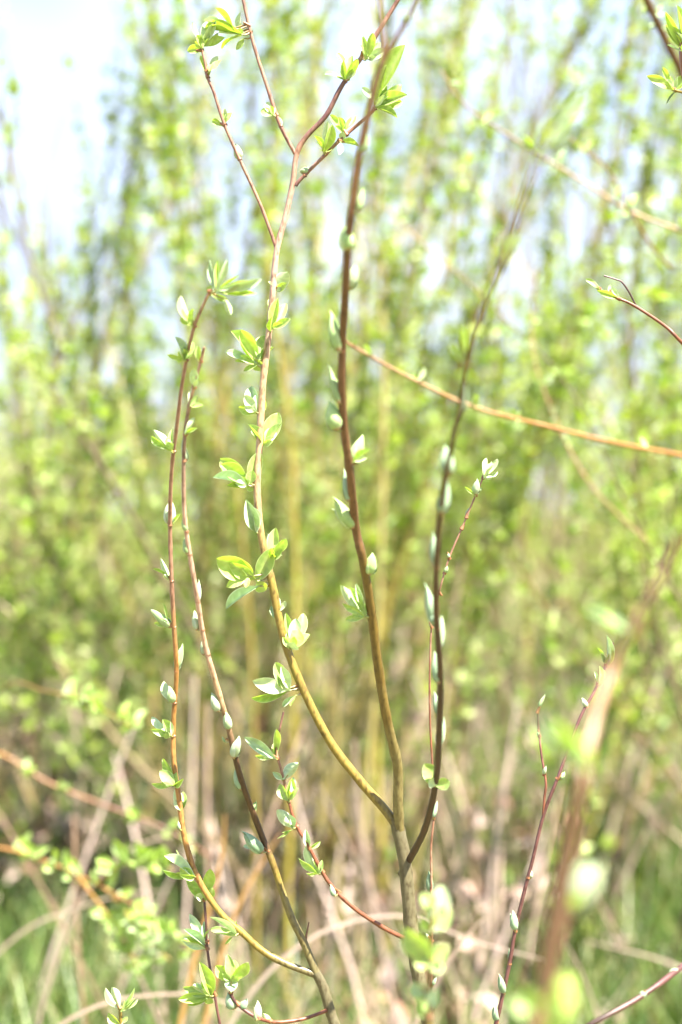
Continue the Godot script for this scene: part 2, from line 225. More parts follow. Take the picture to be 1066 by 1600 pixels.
			"path": [[-0.0431,0.6771,0.03], [-0.0488,0.6894,0.03], [-0.0554,0.7056,0.03], [-0.0641,0.7235,0.03], [-0.0707,0.7419,0.03], [-0.0764,0.7594,0.03], [-0.0851,0.7812,0.03], [-0.0977,0.821,0.0439], [-0.1058,0.8578,0.0509], [-0.1134,0.8873,0.0578], [-0.1204,0.9155,0.0647], [-0.1245,0.95,0.0783], [-0.1276,0.9719,0.0851], [-0.1301,0.9951,0.0919], [-0.1302,1.0163,0.0986], [-0.1291,1.0425,0.1053], [-0.1256,1.0643,0.112], [-0.1194,1.0831,0.1253], [-0.1141,1.101,0.1319]],
			"leaves": [
				["bw", [-0.1291,0.9877,0.0902], [-0.1327,0.9967,0.0909], 0.0037, [-0.1293,0.9876,0.0897]],
				["bw", [-0.1291,0.9727,0.086], [-0.1312,0.9847,0.0856], 0.0037, [-0.1277,0.9729,0.0854]],
				["bw", [-0.1233,0.9414,0.0737], [-0.1234,0.9568,0.0722], 0.0038, [-0.1235,0.9414,0.0749]],
				["bw", [-0.1248,0.9221,0.0672], [-0.127,0.9372,0.0662], 0.0042, [-0.1212,0.9227,0.0674]],
				["bw", [-0.1209,0.9049,0.0595], [-0.1214,0.9184,0.0583], 0.0047, [-0.118,0.9059,0.0623]],
				["bw", [-0.1139,0.8858,0.0561], [-0.1152,0.8939,0.0562], 0.0026, [-0.1131,0.8862,0.0575]],
				["bw", [-0.1116,0.8668,0.0539], [-0.1174,0.8819,0.0556], 0.0047, [-0.1083,0.8676,0.0532]],
				["bw", [-0.1045,0.8545,0.0518], [-0.1081,0.8685,0.0541], 0.0051, [-0.105,0.8541,0.0502]],
				["bw", [-0.102,0.8353,0.0498], [-0.098,0.8516,0.0522], 0.0052, [-0.1008,0.8351,0.0466]],
				["bs", [-0.0971,0.8121,0.0404], [-0.1031,0.8313,0.0411], 0.0065, [-0.0952,0.8129,0.0411]],
				["bg", [-0.0907,0.7931,0.0325], [-0.0874,0.8064,0.0357], 0.0044, [-0.0892,0.794,0.0345]],
				["bs", [-0.0833,0.7676,0.0315], [-0.0979,0.7823,0.0346], 0.0087, [-0.0801,0.7686,0.03]],
				["s", [-0.0832,0.7679,0.0328], [-0.0971,0.773,0.0282], 0.0052, [-0.0801,0.7686,0.03]],
				["g", [-0.1178,1.0933,0.1304], [-0.1178,1.102,0.1337], 0.0035, [-0.1165,1.0931,0.129]],
				["w", [-0.1211,1.0777,0.1243], [-0.1209,1.0893,0.1271], 0.0048, [-0.1212,1.0778,0.1216]],
				["w", [-0.1245,1.0665,0.1143], [-0.1232,1.0775,0.1117], 0.0048, [-0.1248,1.0666,0.1137]],
				["g", [-0.1243,1.0663,0.1165], [-0.1187,1.0723,0.1169], 0.0036, [-0.1248,1.0666,0.1137]],
				["g", [-0.1243,1.0663,0.1164], [-0.1153,1.065,0.1191], 0.0032, [-0.1248,1.0666,0.1137]],
				["w", [-0.1281,1.0491,0.1106], [-0.1208,1.0586,0.1121], 0.0036, [-0.128,1.0492,0.1074]],
				["g", [-0.1283,1.0491,0.1092], [-0.1201,1.0531,0.111], 0.002, [-0.128,1.0492,0.1074]],
				["bw", [-0.1079,0.845,0.046], [-0.1105,0.8493,0.0459], 0.0017, [-0.1033,0.8465,0.0487]],
				["bw", [-0.1278,1.0325,0.1023], [-0.1311,1.0455,0.1016], 0.0032, [-0.1295,1.0325,0.1028]],
			]},
		{"name": "stem", "r": [0.00260, 0.00097], "bark": [[0.135,0.12,0.065], [0.19,0.16,0.06], [0.25,0.185,0.035], [0.25,0.185,0.035], [0.36,0.18,0.05], [0.36,0.18,0.05], [0.36,0.18,0.05], [0.36,0.18,0.05], [0.33,0.185,0.12], [0.33,0.185,0.12], [0.33,0.185,0.12], [0.33,0.185,0.12], [0.52,0.34,0.25]],
			"path": [[-0.0457,0.6833,0.03], [-0.0532,0.6859,0.03], [-0.0663,0.6907,0.03], [-0.0829,0.6994,0.03], [-0.0978,0.7126,0.03], [-0.1118,0.7252,0.03], [-0.1236,0.7419,0.03], [-0.1319,0.7594,0.03], [-0.1376,0.7804,0.03], [-0.1407,0.804,0.03], [-0.1442,0.8294,0.03], [-0.1446,0.8556,0.03], [-0.1417,0.8914,0.037], [-0.1426,0.9223,0.0439], [-0.1435,0.9572,0.0509], [-0.1436,0.9915,0.0578], [-0.1411,1.0252,0.0715], [-0.1362,1.0546,0.0851], [-0.1306,1.0848,0.0986], [-0.1232,1.1125,0.112], [-0.1161,1.1284,0.1187], [-0.1111,1.1365,0.1253]],
			"leaves": [
				["w", [-0.1069,1.1356,0.1291], [-0.0768,1.144,0.1379], 0.0055, [-0.1111,1.1365,0.1253]],
				["y", [-0.1073,1.1363,0.1242], [-0.0823,1.1361,0.1174], 0.0032, [-0.1111,1.1365,0.1253]],
				["s", [-0.1085,1.1362,0.1278], [-0.1091,1.1557,0.1219], 0.0032, [-0.1111,1.1365,0.1253]],
				["g", [-0.1106,1.135,0.1223], [-0.0996,1.1309,0.1207], 0.0036, [-0.1118,1.1354,0.1244]],
				["w", [-0.1014,1.1313,0.1286], [-0.0978,1.1215,0.1285], 0.0036, [-0.1112,1.1364,0.1252]],
				["y", [-0.1122,1.135,0.1227], [-0.1104,1.1402,0.1245], 0.0032, [-0.1122,1.1348,0.1239]],
				["g", [-0.1073,1.136,0.1288], [-0.0797,1.1442,0.1221], 0.0036, [-0.1111,1.1365,0.1253]],
				["w", [-0.1232,1.1168,0.1155], [-0.1294,1.1357,0.1177], 0.0068, [-0.1215,1.1163,0.1136]],
				["y", [-0.1237,1.1174,0.111], [-0.1312,1.1221,0.1087], 0.0036, [-0.1215,1.1163,0.1136]],
				["w", [-0.1293,1.0964,0.104], [-0.1342,1.111,0.1072], 0.0061, [-0.1276,1.0961,0.1041]],
				["g", [-0.1285,1.096,0.1077], [-0.1236,1.1082,0.1039], 0.0049, [-0.1276,1.0961,0.1041]],
				["y", [-0.1294,1.0961,0.1066], [-0.1397,1.0992,0.1084], 0.0028, [-0.1276,1.096,0.104]],
				["w", [-0.14,1.0394,0.081], [-0.1532,1.0543,0.0756], 0.0058, [-0.1388,1.0394,0.078]],
				["g", [-0.1404,1.0403,0.0814], [-0.1543,1.0496,0.0766], 0.0042, [-0.1386,1.0402,0.0784]],
				["g", [-0.1404,1.0404,0.0778], [-0.1404,1.0558,0.078], 0.0029, [-0.1386,1.0402,0.0784]],
				["y", [-0.1396,1.039,0.0814], [-0.1428,1.0456,0.082], 0.0054, [-0.1388,1.039,0.0779]],
				["bw", [-0.1438,0.9915,0.0557], [-0.1443,1.0081,0.0556], 0.0072, [-0.1436,0.9915,0.0578]],
				["y", [-0.1433,0.9915,0.0565], [-0.1364,0.9991,0.0572], 0.0021, [-0.1436,0.9915,0.0578]],
				["w", [-0.1442,0.9536,0.0483], [-0.1517,0.9689,0.0439], 0.0039, [-0.1434,0.9537,0.0502]],
				["y", [-0.1446,0.9562,0.0491], [-0.1567,0.9612,0.0452], 0.0021, [-0.1435,0.9563,0.0507]],
				["bw", [-0.1444,0.9223,0.0431], [-0.1612,0.9365,0.0433], 0.0065, [-0.1426,0.9224,0.044]],
				["g", [-0.1469,0.9258,0.0437], [-0.1487,0.9385,0.047], 0.0017, [-0.1427,0.9261,0.0447]],
				["g", [-0.1462,0.9231,0.0424], [-0.1565,0.9257,0.0429], 0.003, [-0.1426,0.9234,0.0442]],
				["bw", [-0.1424,0.892,0.0343], [-0.138,0.9103,0.0347], 0.0052, [-0.1417,0.8923,0.0372]],
				["w", [-0.1446,0.8696,0.0299], [-0.1511,0.8846,0.0274], 0.0074, [-0.1434,0.8699,0.0328]],
				["bw", [-0.1442,0.8701,0.0336], [-0.1479,0.8834,0.0358], 0.0052, [-0.1434,0.8699,0.0328]],
				["w", [-0.1459,0.8469,0.0303], [-0.1591,0.8617,0.0264], 0.0061, [-0.1445,0.8469,0.03]],
				["g", [-0.1466,0.8465,0.0277], [-0.1521,0.8591,0.033], 0.0066, [-0.1445,0.8469,0.03]],
				["g", [-0.1468,0.8469,0.03], [-0.1594,0.8519,0.0342], 0.0039, [-0.1445,0.8469,0.03]],
				["w", [-0.1456,0.8473,0.0328], [-0.1464,0.8574,0.0333], 0.0026, [-0.1445,0.8469,0.03]],
				["g", [-0.1441,0.8129,0.0305], [-0.1521,0.8324,0.0298], 0.0052, [-0.1419,0.8131,0.03]],
				["g", [-0.1437,0.8135,0.0339], [-0.1525,0.8249,0.0367], 0.0074, [-0.1419,0.8131,0.03]],
				["g", [-0.1443,0.8137,0.0328], [-0.1597,0.8152,0.0317], 0.0039, [-0.142,0.8135,0.03]],
				["g", [-0.1436,0.8139,0.0315], [-0.1425,0.8225,0.0333], 0.0044, [-0.142,0.8139,0.03]],
				["w", [-0.1399,0.7951,0.0294], [-0.1434,0.8112,0.029], 0.0061, [-0.1396,0.7953,0.03]],
				["g", [-0.1396,0.7948,0.0279], [-0.1383,0.808,0.0236], 0.0044, [-0.1396,0.7952,0.03]],
				["w", [-0.14,0.7966,0.0322], [-0.1442,0.8035,0.0297], 0.0031, [-0.1397,0.7962,0.03]],
				["bw", [-0.1396,0.783,0.0281], [-0.1374,0.7918,0.028], 0.0017, [-0.138,0.7836,0.03]],
				["bw", [-0.1399,0.7836,0.0329], [-0.1413,0.7896,0.0324], 0.0017, [-0.138,0.7833,0.03]],
				["w", [-0.13,0.751,0.0317], [-0.1508,0.7671,0.0407], 0.0083, [-0.1282,0.7516,0.03]],
				["g", [-0.1308,0.7503,0.0287], [-0.153,0.754,0.0259], 0.0039, [-0.1283,0.7517,0.03]],
				["g", [-0.1354,0.7551,0.0302], [-0.1413,0.7699,0.0283], 0.0017, [-0.1309,0.7572,0.03]],
				["w", [-0.1306,0.7515,0.0301], [-0.1357,0.7622,0.0274], 0.0031, [-0.1286,0.7524,0.03]],
				["g", [-0.1302,0.7516,0.0337], [-0.1396,0.7581,0.0321], 0.0074, [-0.1283,0.7517,0.03]],
				["w", [-0.1013,0.7106,0.0308], [-0.1183,0.7264,0.0403], 0.0039, [-0.0986,0.7133,0.03]],
				["g", [-0.1019,0.7115,0.0338], [-0.12,0.7163,0.0309], 0.0048, [-0.0991,0.7138,0.03]],
				["g", [-0.1013,0.7111,0.0295], [-0.1133,0.7229,0.0278], 0.0026, [-0.0991,0.7137,0.03]],
				["g", [-0.104,0.7103,0.0297], [-0.1103,0.7042,0.0269], 0.0017, [-0.1001,0.7146,0.03]],
			]},
		{"name": "branch", "r": [0.00130, 0.00110], "bark": [[0.21,0.075,0.038], [0.21,0.075,0.038], [0.21,0.075,0.038], [0.13,0.055,0.05], [0.055,0.028,0.02]],
			"path": [[-0.0383,0.6601,0.03], [-0.0443,0.6598,0.037], [-0.0572,0.6579,0.0439], [-0.0741,0.6586,0.0509], [-0.0857,0.664,0.0578], [-0.0959,0.6704,0.0578], [-0.1019,0.6767,0.0578], [-0.1036,0.6827,0.0578]],
			"leaves": [
				["s", [-0.1029,0.6819,0.0606], [-0.1027,0.6909,0.058], 0.0072, [-0.1031,0.681,0.0578]],
				["y", [-0.1022,0.6887,0.0592], [-0.0911,0.7036,0.0609], 0.0081, [-0.1036,0.6827,0.0578]],
				["g", [-0.103,0.6892,0.0595], [-0.1045,0.707,0.0621], 0.0055, [-0.1036,0.6827,0.0578]],
				["y", [-0.1038,0.6885,0.0548], [-0.1136,0.6985,0.0554], 0.0081, [-0.1036,0.6827,0.0578]],
				["g", [-0.1026,0.6885,0.06], [-0.0982,0.6942,0.0619], 0.0051, [-0.1036,0.6827,0.0578]],
				["g", [-0.1031,0.6889,0.0585], [-0.1086,0.6941,0.0589], 0.0051, [-0.1036,0.6827,0.0578]],
				["bs", [-0.1021,0.6686,0.0552], [-0.1058,0.6798,0.0567], 0.0051, [-0.0983,0.6729,0.0578]],
				["bs", [-0.096,0.6691,0.0565], [-0.0925,0.6772,0.0579], 0.0043, [-0.0955,0.6701,0.0578]],
				["bw", [-0.085,0.6625,0.0561], [-0.0859,0.6746,0.0551], 0.0043, [-0.0848,0.6635,0.0572]],
				["bg", [-0.0775,0.6587,0.0512], [-0.0822,0.6646,0.0523], 0.0038, [-0.0773,0.66,0.0527]],
				["bw", [-0.0863,0.6636,0.0616], [-0.0875,0.6721,0.0629], 0.0021, [-0.0857,0.664,0.0578]],
			]},
		{"name": "thorn", "r": [0.00090, 0.00050], "bark": [[0.055,0.028,0.02], [0.055,0.028,0.02]],
			"path": [[-0.0541,0.7051,0.03], [-0.0536,0.7113,0.03], [-0.0527,0.7156,0.03], [-0.0519,0.7196,0.03]],
			"leaves": []},
	]},
	{"name": "willow_whip", "label": "thin reddish willow whip with round leaves, crossed by the arching tan stem", "category": "willow whip", "group": "", "base": [-0.085,0,-1.02], "branches": [
		{"name": "stem", "r": [0.00120, 0.00080], "bark": [[0.21,0.075,0.038], [0.21,0.075,0.038], [0.21,0.075,0.038], [0.13,0.055,0.05], [0.13,0.055,0.05], [0.055,0.028,0.02]],
			"path": [[0,-0.05,0], [0.0049,0.1752,0.0035], [0.0086,0.349,0.0062], [0.0112,0.4712,0.0081], [0.0129,0.5484,0.0093], [0.0139,0.5935,0.01], [0.0023,0.6461,0.015], [-0.0021,0.6702,0.015], [-0.0069,0.6951,0.01], [-0.0084,0.7166,0.008], [-0.01,0.7322,0.005]],
			"leaves": [
				["g", [-0.0105,0.7309,0.0049], [-0.0224,0.7466,0.0058], 0.0071, [-0.0099,0.731,0.0052]],
				["y", [-0.0094,0.7323,0.0069], [-0.0067,0.7551,0.0076], 0.0084, [-0.01,0.7318,0.0051]],
				["y", [-0.0086,0.7313,0.0066], [-0.003,0.7395,0.009], 0.0058, [-0.0099,0.7309,0.0053]],
				["s", [-0.0107,0.7303,0.0028], [-0.0181,0.737,0.0044], 0.004, [-0.0099,0.731,0.0052]],
				["w", [-0.0079,0.6977,0.0085], [-0.0206,0.7216,0.0019], 0.0057, [-0.0071,0.6982,0.0097]],
				["s", [-0.0088,0.7,0.0086], [-0.0229,0.7133,0.0133], 0.0057, [-0.0073,0.7004,0.0095]],
				["s", [-0.0086,0.7003,0.0065], [-0.0097,0.7167,0.0082], 0.0044, [-0.0073,0.7012,0.0094]],
				["s", [-0.0102,0.7025,0.0081], [-0.0257,0.7051,0.0035], 0.0022, [-0.0075,0.703,0.0093]],
				["y", [-0.0041,0.6686,0.0168], [-0.0111,0.6929,0.0214], 0.0092, [-0.0017,0.6685,0.015]],
				["y", [-0.0052,0.6664,0.014], [-0.0272,0.6661,0.0183], 0.0066, [-0.0015,0.6674,0.015]],
				["g", [-0.0051,0.6677,0.0153], [-0.0243,0.6738,0.0165], 0.0053, [-0.0017,0.6682,0.015]],
				["y", [-0.0053,0.6669,0.0128], [-0.0071,0.6612,0.013], 0.0066, [-0.0017,0.6682,0.015]],
				["s", [-0.004,0.6688,0.0134], [-0.0023,0.6806,0.0173], 0.0044, [-0.002,0.6697,0.015]],
				["w", [-0.0048,0.6688,0.0186], [-0.0164,0.6787,0.0249], 0.0044, [-0.0017,0.6682,0.015]],
			]},
	]},
	{"name": "willow_sprig", "label": "short young willow sprig with one white downy bud, standing low in the grass", "category": "sprig", "group": "", "base": [-0.155,0,-1], "branches": [
		{"name": "stem", "r": [0.00160, 0.00110], "bark": [[0.15,0.1,0.02], [0.25,0.185,0.035]],
			"path": [[0,-0.05,0], [0.0017,0.1766,0], [0.0031,0.3515,0], [0.004,0.4745,0], [0.0046,0.5522,0], [0.0049,0.5975,0], [0.0049,0.6281,0], [0.0056,0.6524,0.007], [0.0051,0.6646,0.007]],
			"leaves": [
				["w", [0.0051,0.6634,0.0072], [-0.0062,0.675,0.0015], 0.0056, [0.0052,0.6633,0.007]],
				["w", [0.0053,0.6646,0.0108], [0.0008,0.6799,0.0153], 0.0052, [0.0052,0.6633,0.007]],
				["g", [0.0054,0.6629,0.0059], [0.015,0.6765,0.006], 0.0022, [0.0052,0.6633,0.007]],
				["g", [0.0061,0.6624,0.0106], [0.0179,0.6684,0.0081], 0.0022, [0.0052,0.6611,0.007]],
				["y", [0.0053,0.6528,0.0081], [-0.0037,0.6595,0.006], 0.0061, [0.0056,0.6525,0.007]],
				["g", [0.0061,0.6535,0.0077], [0.0102,0.6574,0.0062], 0.003, [0.0055,0.6533,0.007]],
			]},
	]},
	{"name": "willow_whip", "label": "slim maroon willow whip with small silver buds and a forked side twig", "category": "willow whip", "group": "", "base": [0.095,0,-1.03], "branches": [
		{"name": "stem", "r": [0.00180, 0.00090], "bark": [[0.19,0.16,0.06], [0.15,0.075,0.032], [0.13,0.055,0.05], [0.13,0.055,0.05], [0.13,0.055,0.05], [0.13,0.055,0.05], [0.13,0.055,0.05]],
			"path": [[0,-0.05,0], [-0.0005,0.1752,0.007], [-0.0008,0.349,0.0124], [-0.0011,0.4712,0.0162], [-0.0012,0.5484,0.0186], [-0.0013,0.5935,0.02], [0.0109,0.65,0.03], [0.0196,0.6885,0.03], [0.0244,0.7156,0.03], [0.0306,0.7419,0.03], [0.0358,0.7616,0.03], [0.0437,0.7935,0.03], [0.0537,0.8197,0.03], [0.0694,0.8564,0.02], [0.0804,0.8748,0.015], [0.0889,0.8907,0.01], [0.0956,0.9081,0.005]],
			"leaves": [
				["w", [0.0907,0.8926,0.0073], [0.09,0.9144,0.0159], 0.0036, [0.0898,0.893,0.0093]],
				["g", [0.0903,0.8938,0.0097], [0.0949,0.9057,0.0136], 0.0031, [0.0901,0.8938,0.0091]],
				["g", [0.0884,0.8974,0.0103], [0.0833,0.9057,0.0136], 0.0018, [0.0911,0.8964,0.0083]],
				["g", [0.0837,0.8803,0.0165], [0.085,0.8934,0.0143], 0.0044, [0.0834,0.8803,0.0133]],
				["g", [0.0843,0.8787,0.0107], [0.0882,0.8908,0.0112], 0.0031, [0.0829,0.8794,0.0135]],
				["bw", [0.0755,0.865,0.018], [0.0707,0.8724,0.0171], 0.0031, [0.0747,0.8653,0.0176]],
				["bw", [0.0552,0.817,0.0291], [0.0582,0.8232,0.0295], 0.0035, [0.053,0.8179,0.03]],
				["bw", [0.035,0.7496,0.0294], [0.0338,0.757,0.029], 0.0031, [0.0328,0.7503,0.03]],
				["bs", [0.0237,0.7147,0.0329], [0.0215,0.7313,0.0331], 0.0044, [0.0241,0.7139,0.03]],
				["bs", [0.0229,0.7154,0.0323], [0.02,0.7281,0.0309], 0.0026, [0.0242,0.7146,0.03]],
				["bs", [0.0207,0.6909,0.0278], [0.0197,0.7011,0.0297], 0.0022, [0.0202,0.6916,0.03]],
				["bs", [0.0163,0.6717,0.032], [0.0121,0.6853,0.035], 0.0044, [0.0157,0.6712,0.03]],
				["bs", [0.0119,0.6514,0.029], [0.0089,0.6646,0.0317], 0.0039, [0.0113,0.6519,0.03]],
			]},
		{"name": "twig", "r": [0.00100, 0.00060], "bark": [[0.21,0.075,0.038], [0.13,0.055,0.05]],
			"path": [[0.0432,0.7913,0.03], [0.0441,0.8053,0.03], [0.045,0.8154,0.03], [0.0426,0.8338,0.025], [0.0415,0.8498,0.02], [0.0407,0.8621,0.02]],
			"leaves": [
				["bw", [0.0414,0.8455,0.0211], [0.0409,0.8499,0.0212], 0.0022, [0.0418,0.8456,0.0213]],
				["bw", [0.0437,0.8206,0.0297], [0.0448,0.827,0.0313], 0.0022, [0.0443,0.8205,0.0286]],
				["bw", [0.0415,0.8652,0.02], [0.0455,0.8737,0.0202], 0.0027, [0.0407,0.8621,0.02]],
			]},
	]},
	{"name": "willow_whip", "label": "hair thin orange willow whip ending in a white downy leaf tuft", "category": "willow whip", "group": "", "base": [0.065,0,-1.06], "branches": [
		{"name": "stem", "r": [0.00100, 0.00060], "bark": [[0.21,0.075,0.038], [0.21,0.075,0.038], [0.33,0.185,0.12], [0.33,0.185,0.12], [0.21,0.075,0.038], [0.33,0.185,0.12], [0.33,0.185,0.12], [0.33,0.185,0.12]],
			"path": [[0,-0.05,0], [-0.0006,0.1742,0.007], [-0.0011,0.3471,0.0124], [-0.0014,0.4688,0.0162], [-0.0016,0.5457,0.0186], [-0.0018,0.5905,0.02], [-0.0015,0.671,0.03], [-0.001,0.7206,0.03], [-0.0015,0.7477,0.03], [-0.0015,0.7657,0.03], [0.0008,0.7927,0.03], [-0.0006,0.8197,0.03], [-0.0024,0.8558,0.03], [-0.0024,0.8919,0.03], [-0.0006,0.9256,0.03], [0.0042,0.9473,0.04], [0.0104,0.9679,0.04], [0.0193,0.9888,0.04], [0.0296,1.0134,0.04], [0.035,1.0259,0.04], [0.039,1.033,0.04]],
			"leaves": [
				["bs", [-0.0017,0.7316,0.0273], [-0.0036,0.7483,0.0273], 0.005, [-0.0012,0.7323,0.03]],
				["bs", [-0.0003,0.7852,0.0328], [0.0029,0.7985,0.0319], 0.0036, [0.0001,0.7846,0.03]],
				["w", [0.0346,1.0236,0.0435], [0.0379,1.0383,0.0417], 0.004, [0.0342,1.024,0.04]],
				["w", [0.0364,1.0259,0.0389], [0.0438,1.0376,0.0368], 0.004, [0.0353,1.0265,0.04]],
				["y", [0.0351,1.0237,0.0383], [0.0351,1.029,0.0386], 0.0049, [0.0342,1.024,0.04]],
				["w", [0.0346,1.0258,0.0437], [0.0413,1.0338,0.0432], 0.004, [0.035,1.0259,0.04]],
				["bw", [0.0285,1.012,0.0427], [0.0292,1.0222,0.0448], 0.004, [0.029,1.0119,0.04]],
				["g", [0.028,1.0116,0.0434], [0.0203,1.0178,0.0449], 0.0018, [0.0288,1.0114,0.04]],
				["bw", [0.0309,1.0143,0.0408], [0.0326,1.0169,0.0416], 0.0022, [0.0301,1.0146,0.04]],
				["bw", [0.0227,0.9964,0.0373], [0.024,1.0027,0.0383], 0.0022, [0.0225,0.9964,0.04]],
				["bw", [0.0104,0.9679,0.0402], [0.009,0.9724,0.0409], 0.0022, [0.0104,0.9679,0.04]],
				["bw", [0.0076,0.9577,0.0415], [0.0093,0.9635,0.0425], 0.0022, [0.0073,0.9577,0.04]],
				["bw", [0.0036,0.9435,0.0356], [0.0054,0.9417,0.0356], 0.0018, [0.0034,0.9437,0.0383]],
				["bg", [0.0195,0.9884,0.0379], [0.0212,0.992,0.0388], 0.0013, [0.0192,0.9885,0.04]],
				["bw", [-0.001,0.9188,0.0294], [-0.0032,0.9234,0.0297], 0.0023, [-0.0009,0.9189,0.03]],
				["bs", [-0.0007,0.6671,0.0316], [0.002,0.6734,0.0316], 0.0027, [-0.0015,0.6664,0.0294]],
				["bw", [-0.0023,0.6977,0.0288], [-0.006,0.705,0.0307], 0.0027, [-0.0012,0.6981,0.03]],
			]},
	]},
	{"name": "willow_shrub", "label": "willow shrub with one bare forked twig and leafy tips, its stem beside the clearing", "category": "shrub", "group": "", "base": [0.33,0,-1.05], "branches": [
		{"name": "stem", "r": [0.00550, 0.00260], "bark": [[0.135,0.12,0.065], [0.15,0.075,0.032], [0.21,0.075,0.038], [0.33,0.185,0.12]],
			"path": [[0,-0.05,0], [-0.0018,0.1567,0], [-0.0032,0.3162,0], [-0.0042,0.4284,0], [-0.0049,0.4993,0], [-0.0052,0.5406,0], [-0.0151,0.7498,0.01], [-0.0311,0.9545,0.01], [-0.0424,1.0728,0.01], [-0.0538,1.1729,0.01], [-0.0675,1.2502,0.01], [-0.0813,1.2839,0.02], [-0.0913,1.3168,0.03], [-0.0877,1.3615,0.03], [-0.0837,1.3927,0.03]],
			"leaves": [
				["y", [-0.091,1.3225,0.0291], [-0.1047,1.3488,0.0345], 0.0049, [-0.0908,1.3222,0.03]],
				["g", [-0.0912,1.3232,0.0298], [-0.0981,1.3521,0.0327], 0.0049, [-0.0908,1.323,0.03]],
				["y", [-0.0904,1.3246,0.0281], [-0.0883,1.3495,0.0231], 0.0058, [-0.0907,1.324,0.03]],
				["s", [-0.0929,1.3202,0.0333], [-0.1036,1.324,0.0312], 0.0013, [-0.0909,1.3212,0.03]],
				["g", [-0.0909,1.3235,0.0285], [-0.1005,1.3393,0.0294], 0.0031, [-0.0908,1.323,0.03]],
			]},
		{"name": "twig", "r": [0.00140, 0.00080], "bark": [[0.21,0.075,0.038], [0.21,0.075,0.038], [0.21,0.075,0.038], [0.26,0.12,0.08]],
			"path": [[-0.0411,1.0637,0.01], [-0.0565,1.0856,0.02], [-0.0945,1.1167,0.04], [-0.106,1.1281,0.04], [-0.1272,1.1423,0.04], [-0.1391,1.1476,0.04], [-0.1466,1.1502,0.04], [-0.1546,1.1564,0.04]],
			"leaves": [
				["g", [-0.1525,1.1537,0.0432], [-0.1615,1.161,0.0444], 0.0035, [-0.1519,1.1543,0.04]],
				["g", [-0.1382,1.1472,0.0399], [-0.1549,1.1527,0.0442], 0.004, [-0.1382,1.1472,0.04]],
				["w", [-0.1445,1.1497,0.0407], [-0.1445,1.1572,0.0405], 0.0027, [-0.1445,1.1495,0.04]],
			]},
		{"name": "twig", "r": [0.00070, 0.00050], "bark": [[0.055,0.028,0.02], [0.13,0.055,0.05]],
			"path": [[-0.1263,1.1423,0.04], [-0.1307,1.1511,0.04], [-0.136,1.1586,0.04], [-0.1409,1.1608,0.04], [-0.1484,1.1631,0.04]],
			"leaves": []},
		{"name": "twig", "r": [0.00110, 0.00080], "bark": [[0.25,0.185,0.035], [0.25,0.185,0.035]],
			"path": [[-0.0808,1.283,0.02], [-0.0883,1.2924,0.025], [-0.0957,1.2936,0.03], [-0.0993,1.2954,0.03]],
			"leaves": [
				["y", [-0.0993,1.2934,0.034], [-0.1182,1.3013,0.0416], 0.0058, [-0.0982,1.2949,0.03]],
				["y", [-0.0988,1.2956,0.028], [-0.1065,1.3103,0.0281], 0.0036, [-0.0991,1.2953,0.03]],
				["y", [-0.0965,1.2943,0.0276], [-0.0883,1.3058,0.0251], 0.0062, [-0.0968,1.2942,0.03]],
				["s", [-0.0961,1.2939,0.0276], [-0.1026,1.2852,0.0268], 0.0013, [-0.0963,1.2939,0.03]],
				["g", [-0.0981,1.2949,0.0288], [-0.1009,1.3043,0.0273], 0.0031, [-0.0982,1.2949,0.03]],
			]},
		{"name": "branch", "r": [0.00210, 0.00144], "bark": [[0.13,0.055,0.05], [0.055,0.028,0.02], [0.13,0.055,0.05], [0.055,0.028,0.02], [0.055,0.028,0.02]],
			"path": [[-0.0147,0.7361,0.01], [-0.0676,0.7278,0.0778], [-0.119,0.719,0.1453], [-0.1505,0.7087,0.1716], [-0.1797,0.6983,0.1846], [-0.21,0.682,0.1846]],
			"leaves": [
				["bs", [-0.1495,0.7086,0.1703], [-0.1457,0.7133,0.1705], 0.0031, [-0.1497,0.709,0.1709]],
				["bs", [-0.1276,0.7154,0.1516], [-0.1235,0.72,0.1511], 0.0031, [-0.128,0.716,0.1527]],
			]},
	]},
	{"name": "willow_whip", "label": "willow whip close by with one fat downy white catkin bud and yellow leaves", "category": "willow whip", "group": "", "base": [0.1,0,-0.6], "branches": [
		{"name": "stem", "r": [0.00224, 0.00155], "bark": [[0.52,0.34,0.25], [0.33,0.185,0.12], [0.33,0.185,0.12], [0.52,0.34,0.25]],
			"path": [[-0.015,-0.05,0.0828], [-0.0236,0.2304,0.0828], [-0.0302,0.4467,0.0828], [-0.0349,0.5989,0.0828], [-0.0379,0.695,0.0828], [-0.0396,0.7511,0.0828], [-0.0317,0.8144,0.0828], [-0.0271,0.8371,0.0828], [-0.0233,0.8495,0.0828], [-0.0185,0.8602,0.0828]],
			"leaves": [
				["bw", [-0.0193,0.8578,0.0806], [-0.0069,0.8822,0.087], 0.0086, [-0.0194,0.8582,0.0828]],
				["w", [-0.0194,0.8592,0.0842], [-0.0124,0.8772,0.0852], 0.0059, [-0.0192,0.8588,0.0828]],
				["w", [-0.019,0.8579,0.0813], [-0.0164,0.8742,0.0865], 0.0045, [-0.0193,0.8584,0.0828]],
				["y", [-0.0281,0.8276,0.0815], [-0.0153,0.8338,0.0796], 0.0104, [-0.0289,0.8281,0.0828]],
				["g", [-0.0292,0.8235,0.0829], [-0.0395,0.8313,0.0825], 0.01, [-0.0298,0.8236,0.0828]],
				["g", [-0.0291,0.8155,0.0857], [-0.0249,0.8285,0.0908], 0.0091, [-0.0315,0.815,0.0828]],
				["y", [-0.0279,0.818,0.0799], [-0.0169,0.8288,0.0851], 0.0091, [-0.0307,0.8194,0.0828]],
			]},
		{"name": "branch", "r": [0.00328, 0.00256], "bark": [[0.33,0.185,0.12], [0.33,0.185,0.12], [0.33,0.185,0.12], [0.33,0.185,0.12]],
